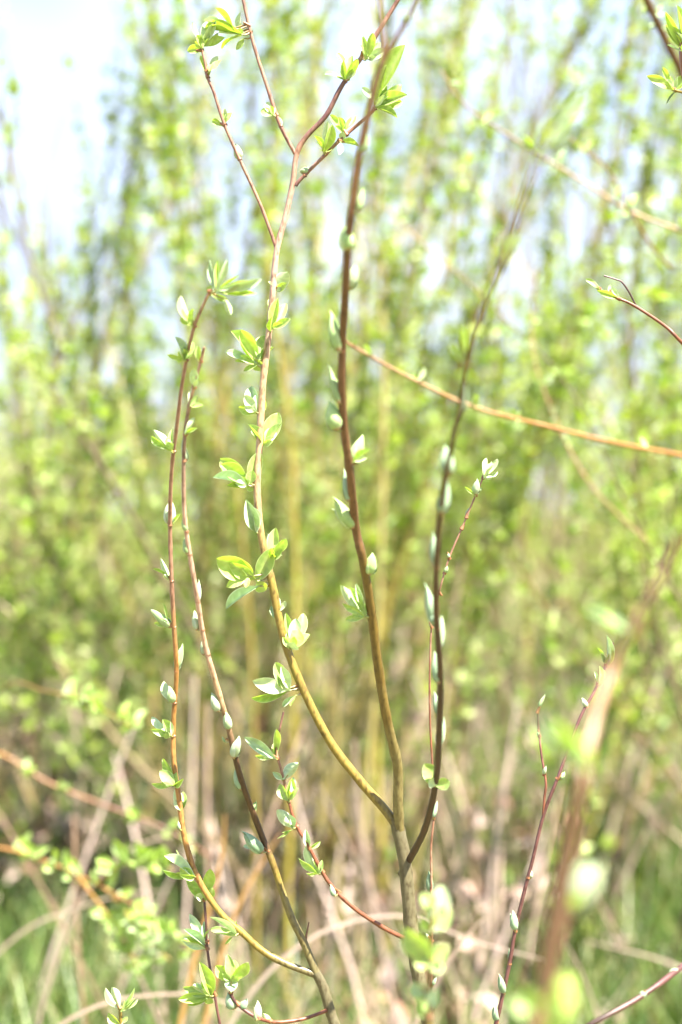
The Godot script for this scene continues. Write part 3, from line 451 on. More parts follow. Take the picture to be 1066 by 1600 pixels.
			"path": [[-0.0276,0.8348,0.0828], [-0.0248,0.8625,0.0931], [-0.022,0.8892,0.1034], [-0.0208,0.9074,0.1137], [-0.0191,0.9174,0.1137]],
			"leaves": [
				["s", [-0.0197,0.9174,0.1156], [-0.0332,0.9358,0.1077], 0.0051, [-0.0192,0.917,0.1137]],
				["g", [-0.0194,0.9166,0.114], [-0.0302,0.9338,0.1209], 0.0072, [-0.0193,0.9166,0.1137]],
				["g", [-0.0189,0.9161,0.1107], [-0.0203,0.9252,0.1117], 0.0043, [-0.0193,0.9166,0.1137]],
				["s", [-0.0193,0.9197,0.1171], [-0.0292,0.9222,0.1168], 0.0034, [-0.0191,0.9174,0.1137]],
			]},
		{"name": "twig", "r": [0.00223, 0.00113], "bark": [[0.33,0.185,0.12], [0.33,0.185,0.12], [0.13,0.055,0.05]],
			"path": [[-0.0207,0.8935,0.1034], [-0.0113,0.9231,0.0828], [-0.0013,0.94,0.0618], [0.0064,0.9564,0.0618], [0.0182,0.9783,0.0618], [0.0276,0.9965,0.0618]],
			"leaves": [
				["s", [0.0058,0.9567,0.0648], [-0.0139,0.9641,0.071], 0.0038, [0.0064,0.9564,0.0618]],
				["g", [0.022,0.9882,0.0605], [0.024,1.0012,0.0663], 0.0061, [0.023,0.9876,0.0618]],
			]},
	]},
	{"name": "willow_sprig", "label": "leafy sprig of broad pale green leaves in front of the grey trunk", "category": "sprig", "group": "", "base": [0.052,0,-0.79], "branches": [
		{"name": "stem", "r": [0.00138, 0.00092], "bark": [[0.15,0.075,0.032], [0.25,0.185,0.035], [0.25,0.185,0.035]],
			"path": [[-0.0078,-0.05,0.0612], [-0.0057,0.1947,0.0612], [-0.0042,0.3835,0.0612], [-0.0031,0.5164,0.0612], [-0.0024,0.6003,0.0612], [-0.0019,0.6493,0.0612], [-0.0077,0.7322,0.0612], [-0.0077,0.7577,0.0612], [-0.008,0.7786,0.0672], [-0.0071,0.7977,0.0731], [-0.0059,0.8118,0.0731]],
			"leaves": [
				["w", [-0.0076,0.7954,0.0706], [-0.0022,0.8154,0.0649], 0.01, [-0.0072,0.7959,0.0725]],
				["g", [-0.0078,0.7948,0.0738], [0.0015,0.806,0.0748], 0.0088, [-0.0073,0.7942,0.072]],
				["g", [-0.0082,0.7793,0.0692], [-0.0211,0.7957,0.0769], 0.0114, [-0.008,0.7786,0.0672]],
				["y", [-0.0082,0.7776,0.069], [-0.0167,0.7812,0.0706], 0.0089, [-0.008,0.7769,0.0667]],
				["g", [-0.0077,0.7772,0.0675], [0.0017,0.7858,0.0677], 0.0082, [-0.008,0.7769,0.0667]],
				["s", [-0.0078,0.7759,0.0686], [-0.0092,0.7859,0.0651], 0.0082, [-0.008,0.7752,0.0662]],
				["g", [-0.0078,0.7745,0.0691], [-0.0008,0.7763,0.0679], 0.0057, [-0.008,0.7734,0.0657]],
				["s", [-0.0074,0.7609,0.0613], [-0.018,0.7663,0.0633], 0.0089, [-0.0077,0.7612,0.0622]],
				["g", [-0.0076,0.759,0.0605], [-0.0196,0.7612,0.0574], 0.0057, [-0.0077,0.7594,0.0617]],
				["s", [-0.0075,0.7535,0.0631], [-0.0041,0.7636,0.0647], 0.007, [-0.0077,0.7529,0.0612]],
				["g", [-0.0075,0.7472,0.0587], [-0.0151,0.7528,0.0561], 0.0077, [-0.0077,0.7481,0.0612]],
				["g", [-0.0069,0.8058,0.0742], [-0.0123,0.8138,0.0748], 0.0056, [-0.0065,0.8055,0.0731]],
				["y", [-0.0079,0.7921,0.07], [-0.0126,0.8014,0.0696], 0.0044, [-0.0074,0.7925,0.0715]],
			]},
	]},
	{"name": "willow_shrub", "label": "willow shrub sending long orange branches leftward over the clearing", "category": "shrub", "group": "", "base": [0.72,0,-1.75], "branches": [
		{"name": "stem", "r": [0.00900, 0.00280], "bark": [[0.19,0.16,0.06], [0.15,0.075,0.032], [0.15,0.075,0.032], [0.15,0.075,0.032]],
			"path": [[0,-0.05,0], [-0.05,0.0673,0.0105], [-0.0886,0.1578,0.0186], [-0.1157,0.2215,0.0243], [-0.1328,0.2617,0.0279], [-0.1428,0.2851,0.03], [-0.1719,0.6653,0.05], [-0.2077,0.9265,0.07], [-0.2429,1.1307,0.09], [-0.2951,1.329,0.15], [-0.3578,1.42,0.25], [-0.3984,1.4682,0.3], [-0.4291,1.4931,0.35], [-0.4432,1.5267,0.35]],
			"leaves": [
				["g", [-0.3989,1.4698,0.2993], [-0.3888,1.466,0.2978], 0.0051, [-0.3994,1.4691,0.3017]],
				["g", [-0.3995,1.4689,0.3022], [-0.394,1.4865,0.2976], 0.0052, [-0.3994,1.4691,0.3017]],
				["s", [-0.4083,1.4764,0.3161], [-0.4185,1.4727,0.3183], 0.0067, [-0.4083,1.4764,0.3159]],
				["s", [-0.4083,1.4765,0.3159], [-0.3999,1.4756,0.3145], 0.0034, [-0.4083,1.4764,0.3159]],
				["s", [-0.4166,1.4823,0.3306], [-0.4083,1.4922,0.3326], 0.004, [-0.4163,1.4829,0.3289]],
				["s", [-0.4169,1.4819,0.3318], [-0.4057,1.4784,0.3349], 0.0062, [-0.4163,1.4829,0.3289]],
				["g", [-0.4216,1.4882,0.3362], [-0.429,1.4816,0.3378], 0.006, [-0.422,1.4875,0.3383]],
				["g", [-0.43,1.496,0.3491], [-0.4381,1.5024,0.3525], 0.0031, [-0.4302,1.4957,0.35]],
				["g", [-0.4335,1.5041,0.3496], [-0.425,1.4978,0.3507], 0.0065, [-0.4336,1.504,0.35]],
				["g", [-0.4376,1.5149,0.3484], [-0.4522,1.5244,0.3526], 0.0064, [-0.438,1.5144,0.35]],
				["g", [-0.4377,1.5148,0.3487], [-0.4366,1.5269,0.347], 0.004, [-0.438,1.5144,0.35]],
				["g", [-0.441,1.5189,0.3532], [-0.4339,1.5347,0.3496], 0.0045, [-0.4404,1.5201,0.35]],
				["g", [-0.4402,1.5204,0.3493], [-0.4464,1.5163,0.3501], 0.0047, [-0.4404,1.5201,0.35]],
				["g", [-0.4412,1.5187,0.3539], [-0.4308,1.5299,0.3534], 0.005, [-0.4404,1.5201,0.35]],
			]},
		{"name": "branch", "r": [0.00310, 0.00110], "bark": [[0.36,0.18,0.05], [0.36,0.18,0.05], [0.36,0.18,0.05], [0.48,0.32,0.18], [0.21,0.075,0.038]],
			"path": [[-0.1942,1.0186,0.05], [-0.2811,1.0455,0.15], [-0.3702,1.0577,0.25], [-0.4491,1.0685,0.3], [-0.5231,1.0839,0.33], [-0.595,1.099,0.37], [-0.6577,1.1222,0.42], [-0.7049,1.1422,0.47], [-0.7272,1.1532,0.49]],
			"leaves": [
				["g", [-0.4108,1.0635,0.2728], [-0.4033,1.0598,0.2739], 0.005, [-0.4114,1.0634,0.2757]],
				["w", [-0.4114,1.0634,0.2759], [-0.4199,1.0748,0.2744], 0.005, [-0.4114,1.0634,0.2757]],
				["g", [-0.4117,1.0633,0.2772], [-0.4087,1.0579,0.2799], 0.0046, [-0.4114,1.0634,0.2757]],
				["g", [-0.4784,1.0746,0.312], [-0.4779,1.0708,0.3134], 0.0033, [-0.4783,1.0746,0.3117]],
				["g", [-0.549,1.0895,0.343], [-0.5478,1.098,0.3416], 0.0033, [-0.5491,1.0894,0.3442]],
				["g", [-0.5493,1.0893,0.3462], [-0.5512,1.0862,0.3476], 0.0028, [-0.5491,1.0894,0.3442]],
				["g", [-0.5488,1.0896,0.3414], [-0.5575,1.1,0.34], 0.0046, [-0.5491,1.0894,0.3442]],
				["g", [-0.5945,1.0987,0.3713], [-0.6044,1.0993,0.3718], 0.0056, [-0.5943,1.0989,0.3696]],
				["g", [-0.5942,1.0989,0.3684], [-0.5864,1.1004,0.3683], 0.0032, [-0.5943,1.0989,0.3696]],
				["g", [-0.5946,1.0986,0.3731], [-0.593,1.1124,0.3757], 0.0044, [-0.5943,1.0989,0.3696]],
				["g", [-0.65,1.1197,0.411], [-0.6571,1.1273,0.4093], 0.0044, [-0.6502,1.1194,0.4138]],
				["w", [-0.6502,1.1194,0.4137], [-0.6436,1.1321,0.4126], 0.0051, [-0.6502,1.1194,0.4138]],
				["g", [-0.6501,1.1196,0.4122], [-0.6523,1.1285,0.414], 0.0031, [-0.6502,1.1194,0.4138]],
				["g", [-0.6931,1.137,0.4593], [-0.7001,1.1482,0.4632], 0.0041, [-0.6931,1.1373,0.4571]],
				["g", [-0.7101,1.145,0.473], [-0.7049,1.1474,0.4734], 0.0026, [-0.7101,1.1448,0.4746]],
				["g", [-0.7101,1.1449,0.4738], [-0.7063,1.1494,0.4764], 0.0021, [-0.7101,1.1448,0.4746]],
				["g", [-0.7101,1.145,0.4732], [-0.7067,1.1503,0.4752], 0.0023, [-0.7101,1.1448,0.4746]],
			]},
		{"name": "branch", "r": [0.00210, 0.00100], "bark": [[0.15,0.075,0.032], [0.48,0.32,0.18], [0.15,0.075,0.032], [0.48,0.32,0.18]],
			"path": [[-0.2414,1.2614,0.09], [-0.304,1.2941,0.13], [-0.3469,1.3066,0.15], [-0.4036,1.329,0.15], [-0.4491,1.357,0.15], [-0.4855,1.3794,0.15], [-0.5331,1.4095,0.15], [-0.5751,1.4375,0.15], [-0.5947,1.4585,0.15], [-0.6101,1.483,0.15]],
			"leaves": [
				["g", [-0.3462,1.3058,0.1517], [-0.3478,1.3245,0.1486], 0.0048, [-0.3456,1.3062,0.1494]],
				["g", [-0.4175,1.3363,0.1537], [-0.4121,1.3583,0.1512], 0.0063, [-0.4168,1.3371,0.15]],
				["s", [-0.4164,1.3375,0.1483], [-0.4182,1.3315,0.1486], 0.0037, [-0.4168,1.3371,0.15]],
				["s", [-0.4811,1.3767,0.1499], [-0.4728,1.3985,0.1461], 0.0083, [-0.4811,1.3767,0.15]],
				["g", [-0.5107,1.3941,0.1536], [-0.522,1.4105,0.1574], 0.0081, [-0.5102,1.395,0.15]],
				["s", [-0.5102,1.3951,0.1498], [-0.4975,1.3941,0.1469], 0.0069, [-0.5102,1.395,0.15]],
				["g", [-0.564,1.4289,0.1538], [-0.5671,1.4191,0.1519], 0.0091, [-0.5637,1.4299,0.15]],
				["g", [-0.5634,1.4306,0.1474], [-0.5519,1.4354,0.1445], 0.0055, [-0.5637,1.4299,0.15]],
				["s", [-0.601,1.4686,0.1498], [-0.5966,1.4625,0.1473], 0.0051, [-0.601,1.4686,0.15]],
				["g", [-0.6013,1.4676,0.1532], [-0.5955,1.4617,0.1561], 0.0058, [-0.601,1.4686,0.15]],
				["s", [-0.6013,1.4674,0.154], [-0.5903,1.4655,0.1567], 0.0071, [-0.601,1.4686,0.15]],
			]},
		{"name": "branch", "r": [0.00150, 0.00080], "bark": [[0.21,0.075,0.038], [0.21,0.075,0.038], [0.33,0.185,0.12]],
			"path": [[-0.3513,1.271,0.12], [-0.3826,1.294,0.15], [-0.4106,1.343,0.15], [-0.4281,1.3745,0.15], [-0.4526,1.3955,0.15], [-0.4701,1.4095,0.15]],
			"leaves": [
				["g", [-0.4038,1.3315,0.1493], [-0.4142,1.3248,0.1537], 0.0079, [-0.4039,1.3313,0.15]],
				["g", [-0.4046,1.3306,0.1536], [-0.3952,1.3514,0.1492], 0.0064, [-0.4039,1.3313,0.15]],
				["g", [-0.4034,1.3319,0.1472], [-0.3963,1.3406,0.1502], 0.0042, [-0.4039,1.3313,0.15]],
				["s", [-0.4168,1.3544,0.1497], [-0.4248,1.3612,0.1516], 0.0034, [-0.4169,1.3543,0.15]],
				["s", [-0.4276,1.3739,0.1493], [-0.4187,1.3669,0.1487], 0.0061, [-0.4277,1.3738,0.15]],
				["g", [-0.4271,1.3745,0.147], [-0.421,1.3721,0.1456], 0.0044, [-0.4277,1.3738,0.15]],
				["g", [-0.4507,1.3941,0.1495], [-0.4426,1.4071,0.1476], 0.0061, [-0.4508,1.3939,0.15]],
				["g", [-0.4588,1.4013,0.1479], [-0.4538,1.3904,0.1526], 0.0076, [-0.4592,1.4008,0.15]],
				["g", [-0.4589,1.4012,0.1485], [-0.4659,1.3967,0.1516], 0.0038, [-0.4592,1.4008,0.15]],
				["s", [-0.4596,1.4001,0.1528], [-0.4676,1.3925,0.152], 0.0077, [-0.4592,1.4008,0.15]],
			]},
		{"name": "branch", "r": [0.00220, 0.00100], "bark": [[0.135,0.12,0.065], [0.19,0.16,0.06], [0.135,0.12,0.065], [0.48,0.32,0.18]],
			"path": [[-0.1587,0.7074,-0.01], [-0.2262,0.7953,-0.05], [-0.2853,0.8622,-0.05], [-0.3247,0.9291,-0.05], [-0.364,1,-0.05], [-0.4074,1.0945,-0.05], [-0.4546,1.1732,-0.05], [-0.5097,1.2284,-0.05], [-0.5649,1.2835,-0.05], [-0.62,1.3307,-0.05], [-0.6672,1.378,-0.05]],
			"leaves": [
				["g", [-0.3322,0.9413,-0.0463], [-0.3386,0.9398,-0.0438], 0.0039, [-0.3314,0.9412,-0.05]],
				["s", [-0.3667,1.0063,-0.0512], [-0.3592,1.0147,-0.0517], 0.0033, [-0.367,1.0063,-0.05]],
				["g", [-0.3982,1.0743,-0.0495], [-0.4054,1.0797,-0.0496], 0.0035, [-0.3981,1.0743,-0.05]],
				["g", [-0.4523,1.17,-0.0517], [-0.4419,1.178,-0.0462], 0.0051, [-0.4525,1.1698,-0.05]],
				["g", [-0.4529,1.1696,-0.0478], [-0.4399,1.1708,-0.0438], 0.0058, [-0.4525,1.1698,-0.05]],
				["g", [-0.4529,1.1696,-0.0476], [-0.4649,1.1768,-0.0433], 0.0055, [-0.4525,1.1698,-0.05]],
				["g", [-0.4873,1.2061,-0.0507], [-0.4953,1.2131,-0.0493], 0.0032, [-0.4874,1.206,-0.05]],
				["g", [-0.4873,1.2061,-0.0505], [-0.4803,1.2063,-0.0511], 0.003, [-0.4874,1.206,-0.05]],
				["s", [-0.4871,1.2063,-0.0524], [-0.5009,1.2139,-0.0482], 0.006, [-0.4874,1.206,-0.05]],
				["g", [-0.5411,1.2592,-0.0477], [-0.5372,1.2772,-0.0512], 0.0051, [-0.5409,1.2595,-0.05]],
				["g", [-0.5871,1.3032,-0.0525], [-0.5777,1.3182,-0.0552], 0.0053, [-0.5873,1.3028,-0.05]],
				["g", [-0.5874,1.3026,-0.0491], [-0.5794,1.3002,-0.0518], 0.0053, [-0.5873,1.3028,-0.05]],
				["g", [-0.6492,1.359,-0.0461], [-0.6369,1.3612,-0.0472], 0.0063, [-0.649,1.3598,-0.05]],
				["s", [-0.6492,1.359,-0.0461], [-0.6462,1.3765,-0.0392], 0.0058, [-0.649,1.3598,-0.05]],
			]},
		{"name": "branch", "r": [0.00140, 0.00080], "bark": [[0.48,0.32,0.18], [0.48,0.32,0.18]],
			"path": [[-0.3444,0.9646,-0.05], [-0.4199,1.0306,0], [-0.462,1.1072,0], [-0.4888,1.1837,0], [-0.4911,1.245,0], [-0.485,1.2909,0]],
			"leaves": [
				["s", [-0.4288,1.0468,0], [-0.437,1.0491,0.0025], 0.0027, [-0.4288,1.0468,0]],
				["s", [-0.4495,1.0844,0.0003], [-0.457,1.0809,-0.0024], 0.0046, [-0.4494,1.0844,0]],
				["w", [-0.45,1.0842,0.0034], [-0.451,1.0965,0.0028], 0.0041, [-0.4494,1.0844,0]],
				["g", [-0.4494,1.0844,-0.0005], [-0.4457,1.0792,-0.0017], 0.005, [-0.4494,1.0844,0]],
				["w", [-0.4633,1.1124,-0.0028], [-0.4689,1.1276,0.0032], 0.0049, [-0.4637,1.1122,0]],
				["w", [-0.4641,1.112,0.0027], [-0.4698,1.1089,0.0025], 0.0035, [-0.4637,1.1122,0]],
				["w", [-0.4633,1.1124,-0.0027], [-0.4636,1.1273,0.0013], 0.0055, [-0.4637,1.1122,0]],
				["s", [-0.4774,1.1524,-0.0026], [-0.4671,1.1643,-0.0074], 0.0063, [-0.4777,1.1521,0]],
				["w", [-0.4775,1.1522,-0.0012], [-0.4672,1.1617,0.0046], 0.0056, [-0.4777,1.1521,0]],
				["g", [-0.4782,1.1518,0.0033], [-0.4836,1.1604,0.0058], 0.0033, [-0.4777,1.1521,0]],
				["g", [-0.4869,1.1789,-0.0011], [-0.4975,1.1832,-0.002], 0.0042, [-0.487,1.1788,0]],
				["w", [-0.4897,1.2023,0.0013], [-0.4954,1.1999,0.0038], 0.0035, [-0.4895,1.2025,0]],
				["g", [-0.4907,1.2274,0.002], [-0.4823,1.23,0.0008], 0.0044, [-0.4904,1.2277,0]],
				["w", [-0.4896,1.2548,-0.0011], [-0.4948,1.2533,-0.0016], 0.0038, [-0.4898,1.2547,0]],
				["w", [-0.4901,1.2544,0.0023], [-0.4858,1.2495,0], 0.0056, [-0.4898,1.2547,0]],
				["s", [-0.49,1.2545,0.0014], [-0.4828,1.258,0.0047], 0.0042, [-0.4898,1.2547,0]],
				["s", [-0.4866,1.2764,-0.0028], [-0.4846,1.2886,0.0025], 0.0043, [-0.4869,1.276,0]],
				["s", [-0.487,1.2759,0.0003], [-0.48,1.2818,-0.0011], 0.0036, [-0.4869,1.276,0]],
			]},
	]},
	{"name": "willow_shrub", "label": "low willow with orange branches and a bright tuft of yellow green leaves", "category": "shrub", "group": "", "base": [-0.62,0,-1.85], "branches": [
		{"name": "branch", "r": [0.00300, 0.00140], "bark": [[0.36,0.18,0.05], [0.36,0.18,0.05], [0.36,0.18,0.05], [0.15,0.075,0.032]],
			"path": [[0,-0.05,0], [0.039,0.1485,0.0245], [0.0691,0.3016,0.0434], [0.0903,0.4094,0.0567], [0.1037,0.4775,0.0651], [0.1115,0.5172,0.07], [0.1507,0.5942,0.1], [0.2236,0.6095,0.15], [0.2944,0.5935,0.17], [0.3724,0.5647,0.2], [0.4265,0.5393,0.23], [0.4569,0.517,0.25]],
			"leaves": [
				["g", [0.2473,0.6038,0.1553], [0.2613,0.6303,0.157], 0.0097, [0.2476,0.6041,0.1567]],
				["g", [0.2479,0.6045,0.1583], [0.256,0.5958,0.1619], 0.0088, [0.2476,0.6041,0.1567]],
				["y", [0.2471,0.6036,0.1544], [0.2613,0.6025,0.1603], 0.0058, [0.2476,0.6041,0.1567]],
				["g", [0.264,0.6012,0.1639], [0.284,0.6139,0.1646], 0.0096, [0.2635,0.6005,0.1612]],
				["y", [0.2642,0.6013,0.1646], [0.2501,0.6283,0.1742], 0.0082, [0.2635,0.6005,0.1612]],
				["g", [0.2743,0.5978,0.1634], [0.2546,0.6174,0.1545], 0.0091, [0.2745,0.598,0.1643]],
				["y", [0.2916,0.5937,0.1676], [0.2881,0.5868,0.1658], 0.0042, [0.2919,0.5941,0.1693]],
				["y", [0.2921,0.5944,0.1704], [0.2778,0.5931,0.1772], 0.0101, [0.2919,0.5941,0.1693]],
				["y", [0.2918,0.594,0.1689], [0.2894,0.6174,0.1775], 0.0062, [0.2919,0.5941,0.1693]],
				["g", [0.3032,0.5903,0.1735], [0.3063,0.6156,0.1815], 0.0087, [0.3031,0.5903,0.1733]],
				["g", [0.3036,0.5909,0.1758], [0.314,0.5904,0.1742], 0.0057, [0.3031,0.5903,0.1733]],
				["g", [0.3027,0.5897,0.1711], [0.3097,0.5778,0.177], 0.0105, [0.3031,0.5903,0.1733]],
				["y", [0.3234,0.5832,0.1823], [0.3092,0.6085,0.1859], 0.0088, [0.3232,0.5829,0.181]],
				["y", [0.3231,0.5828,0.1805], [0.3185,0.5763,0.1792], 0.005, [0.3232,0.5829,0.181]],
				["g", [0.3229,0.5825,0.1794], [0.3361,0.5743,0.1757], 0.0073, [0.3232,0.5829,0.181]],
				["g", [0.3432,0.5759,0.1898], [0.337,0.5933,0.187], 0.0062, [0.343,0.5755,0.1886]],
				["y", [0.3551,0.5706,0.1918], [0.368,0.5666,0.1941], 0.0066, [0.3554,0.571,0.1934]],
				["y", [0.3552,0.5708,0.1927], [0.3695,0.5961,0.1817], 0.0113, [0.3554,0.571,0.1934]],
				["y", [0.369,0.5654,0.1971], [0.3888,0.5747,0.2011], 0.0089, [0.3693,0.5659,0.1988]],
				["y", [0.369,0.5654,0.1972], [0.3829,0.5717,0.1957], 0.0057, [0.3693,0.5659,0.1988]],
				["g", [0.3858,0.5587,0.2081], [0.3974,0.559,0.2113], 0.0058, [0.3857,0.5584,0.2073]],
				["g", [0.3854,0.5578,0.205], [0.4007,0.5613,0.2], 0.0076, [0.3857,0.5584,0.2073]],
				["g", [0.3979,0.553,0.2148], [0.4042,0.5692,0.2142], 0.0055, [0.3978,0.5527,0.214]],
				["g", [0.3975,0.5521,0.2116], [0.3924,0.545,0.2131], 0.0067, [0.3978,0.5527,0.214]],
				["g", [0.4039,0.5505,0.2191], [0.4161,0.5601,0.2154], 0.0074, [0.4036,0.55,0.2172]],
				["y", [0.4035,0.5497,0.2162], [0.3902,0.5663,0.2157], 0.0062, [0.4036,0.55,0.2172]],
				["g", [0.4041,0.551,0.2209], [0.3895,0.5574,0.2192], 0.0072, [0.4036,0.55,0.2172]],
				["y", [0.4155,0.5448,0.2247], [0.3975,0.5503,0.2228], 0.0096, [0.4154,0.5445,0.2238]],
				["y", [0.4154,0.5445,0.2237], [0.4274,0.5388,0.2228], 0.0083, [0.4154,0.5445,0.2238]],
				["y", [0.4159,0.5456,0.2277], [0.4122,0.5336,0.2325], 0.009, [0.4154,0.5445,0.2238]],
				["y", [0.425,0.5395,0.2276], [0.4138,0.54,0.227], 0.0046, [0.4252,0.5399,0.2293]],
				["g", [0.425,0.5395,0.2277], [0.4026,0.5552,0.234], 0.0087, [0.4252,0.5399,0.2293]],
				["g", [0.4356,0.5339,0.239], [0.4235,0.5558,0.2297], 0.0093, [0.4352,0.5329,0.2357]],
				["y", [0.4355,0.5337,0.2384], [0.4162,0.5549,0.2381], 0.0102, [0.4352,0.5329,0.2357]],
				["y", [0.4411,0.5297,0.2425], [0.46,0.5347,0.242], 0.0086, [0.4408,0.5288,0.2393]],
				["g", [0.4454,0.5247,0.2407], [0.4615,0.5238,0.241], 0.0089, [0.4456,0.5253,0.2425]],
				["g", [0.4537,0.5196,0.2487], [0.4415,0.5103,0.2439], 0.0104, [0.4536,0.5194,0.2478]],
				["y", [0.454,0.5204,0.2512], [0.4648,0.5295,0.2534], 0.0051, [0.4536,0.5194,0.2478]],
			]},
		{"name": "branch", "r": [0.00280, 0.00130], "bark": [[0.21,0.075,0.038], [0.36,0.18,0.05], [0.21,0.075,0.038], [0.21,0.075,0.038]],
			"path": [[0.1136,0.5275,0.05], [0.1319,0.6924,0], [0.1769,0.6858,-0.05], [0.2434,0.6467,-0.05], [0.3432,0.6077,-0.05], [0.4014,0.5844,-0.05], [0.4513,0.5511,-0.05]],
			"leaves": [
				["y", [0.1419,0.6905,-0.0139], [0.1449,0.7163,-0.0041], 0.0069, [0.1424,0.6908,-0.0119]],
				["y", [0.1427,0.6911,-0.0107], [0.1414,0.6787,-0.0129], 0.0096, [0.1424,0.6908,-0.0119]],
				["g", [0.1428,0.6911,-0.0104], [0.1219,0.6954,-0.0092], 0.0093, [0.1424,0.6908,-0.0119]],
				["y", [0.1716,0.6862,-0.0465], [0.1635,0.6813,-0.0434], 0.0073, [0.1721,0.6865,-0.0447]],
				["y", [0.1719,0.6863,-0.0456], [0.1586,0.6926,-0.0471], 0.0063, [0.1721,0.6865,-0.0447]],
				["y", [0.2082,0.6684,-0.0468], [0.2239,0.667,-0.052], 0.0066, [0.2075,0.6678,-0.05]],
				["y", [0.2079,0.6682,-0.048], [0.2154,0.6558,-0.0439], 0.0101, [0.2075,0.6678,-0.05]],
				["g", [0.2081,0.6683,-0.0471], [0.2166,0.6797,-0.0525], 0.0058, [0.2075,0.6678,-0.05]],
				["y", [0.2643,0.6386,-0.0497], [0.2562,0.6546,-0.0454], 0.0049, [0.2642,0.6386,-0.05]],
				["g", [0.2643,0.6386,-0.0498], [0.2516,0.6458,-0.0462], 0.0059, [0.2642,0.6386,-0.05]],
				["g", [0.2638,0.6381,-0.0523], [0.2488,0.6421,-0.0548], 0.0058, [0.2642,0.6386,-0.05]],
				["y", [0.3323,0.6112,-0.0527], [0.3298,0.6036,-0.054], 0.0048, [0.3327,0.6118,-0.05]],
				["g", [0.3575,0.6025,-0.0478], [0.3432,0.6171,-0.0494], 0.0089, [0.3572,0.602,-0.05]],
				["y", [0.3576,0.6027,-0.0471], [0.3418,0.6138,-0.0431], 0.0075, [0.3572,0.602,-0.05]],
				["y", [0.3571,0.6018,-0.0511], [0.3389,0.6006,-0.047], 0.0086, [0.3572,0.602,-0.05]],
				["y", [0.3947,0.5871,-0.0499], [0.4058,0.5965,-0.0486], 0.0045, [0.3947,0.5871,-0.05]],
				["y", [0.3948,0.5872,-0.0493], [0.3934,0.5779,-0.0465], 0.0086, [0.3947,0.5871,-0.05]],
				["y", [0.3949,0.5874,-0.0485], [0.4099,0.5991,-0.0512], 0.0069, [0.3947,0.5871,-0.05]],
				["y", [0.4278,0.5663,-0.0515], [0.4269,0.5584,-0.0477], 0.0058, [0.4279,0.5667,-0.05]],
				["g", [0.4276,0.566,-0.0529], [0.4089,0.5842,-0.0439], 0.0078, [0.4279,0.5667,-0.05]],
			]},
		{"name": "branch", "r": [0.00200, 0.00100], "bark": [[0.15,0.075,0.032], [0.25,0.185,0.035]],
			"path": [[0.1158,0.6439,0], [0.2119,0.7856,0.1], [0.2756,0.7918,0.15], [0.3311,0.7795,0.17], [0.3904,0.7546,0.2]],
			"leaves": [
				["g", [0.2994,0.7864,0.1581], [0.3169,0.8066,0.1506], 0.0118, [0.2995,0.7865,0.1586]],
				["g", [0.2997,0.7866,0.1596], [0.3011,0.7784,0.1582], 0.0053, [0.2995,0.7865,0.1586]],
				["g", [0.2992,0.7863,0.157], [0.3042,0.7799,0.158], 0.0065, [0.2995,0.7865,0.1586]],
				["y", [0.3097,0.7843,0.1625], [0.3246,0.7781,0.1649], 0.0114, [0.3096,0.7842,0.1622]],
				["y", [0.3103,0.7847,0.1657], [0.3159,0.8002,0.1616], 0.0064, [0.3096,0.7842,0.1622]],
				["y", [0.3222,0.7811,0.1649], [0.3095,0.781,0.163], 0.007, [0.3226,0.7814,0.1669]],
				["g", [0.3228,0.7816,0.1683], [0.3322,0.8026,0.1617], 0.009, [0.3226,0.7814,0.1669]],
				["g", [0.323,0.7817,0.1693], [0.3446,0.7933,0.1773], 0.0108, [0.3226,0.7814,0.1669]],
				["y", [0.3291,0.7798,0.1682], [0.318,0.7714,0.1678], 0.0093, [0.3293,0.7799,0.1693]],
				["g", [0.3425,0.775,0.1771], [0.3217,0.7993,0.1662], 0.0108, [0.3423,0.7748,0.1755]],
				["g", [0.3422,0.7747,0.175], [0.3295,0.7756,0.1763], 0.0054, [0.3423,0.7748,0.1755]],
				["y", [0.3423,0.7748,0.1757], [0.3325,0.7688,0.1776], 0.0066, [0.3423,0.7748,0.1755]],
				["y", [0.3513,0.7714,0.1821], [0.3364,0.7888,0.1913], 0.0087, [0.351,0.7711,0.1799]],
				["y", [0.364,0.7663,0.1896], [0.3815,0.7651,0.1869], 0.0108, [0.3635,0.7659,0.1862]],
				["g", [0.3697,0.7634,0.1901], [0.3799,0.7724,0.1855], 0.0045, [0.3696,0.7633,0.1893]],
				["y", [0.3694,0.7631,0.188], [0.3797,0.7878,0.1873], 0.0076, [0.3696,0.7633,0.1893]],
				["g", [0.385,0.7574,0.1995], [0.4003,0.7793,0.1909], 0.0085, [0.3846,0.757,0.197]],
				["g", [0.3848,0.7571,0.1979], [0.3694,0.7499,0.1925], 0.0078, [0.3846,0.757,0.197]],
			]},
		{"name": "twig", "r": [0.00220, 0.00120], "bark": [[0.36,0.18,0.05], [0.25,0.185,0.035]],
			"path": [[0.3418,0.5773,0.19], [0.3709,0.6006,0.19], [0.3999,0.6042,0.19], [0.429,0.5933,0.19]],
			"leaves": [
				["y", [0.3609,0.5927,0.1914], [0.3444,0.6008,0.1863], 0.0068, [0.3607,0.5924,0.19]],
				["g", [0.3608,0.5925,0.1905], [0.3409,0.598,0.1894], 0.0088, [0.3607,0.5924,0.19]],
				["g", [0.3605,0.5922,0.189], [0.3408,0.606,0.1834], 0.0076, [0.3607,0.5924,0.19]],
				["y", [0.3659,0.597,0.1935], [0.3761,0.6088,0.1945], 0.0062, [0.3654,0.5961,0.19]],
				["y", [0.3654,0.5962,0.1904], [0.3423,0.6054,0.184], 0.0108, [0.3654,0.5961,0.19]],
				["g", [0.3699,0.6002,0.1938], [0.3795,0.6282,0.2019], 0.0079, [0.3693,0.5993,0.19]],
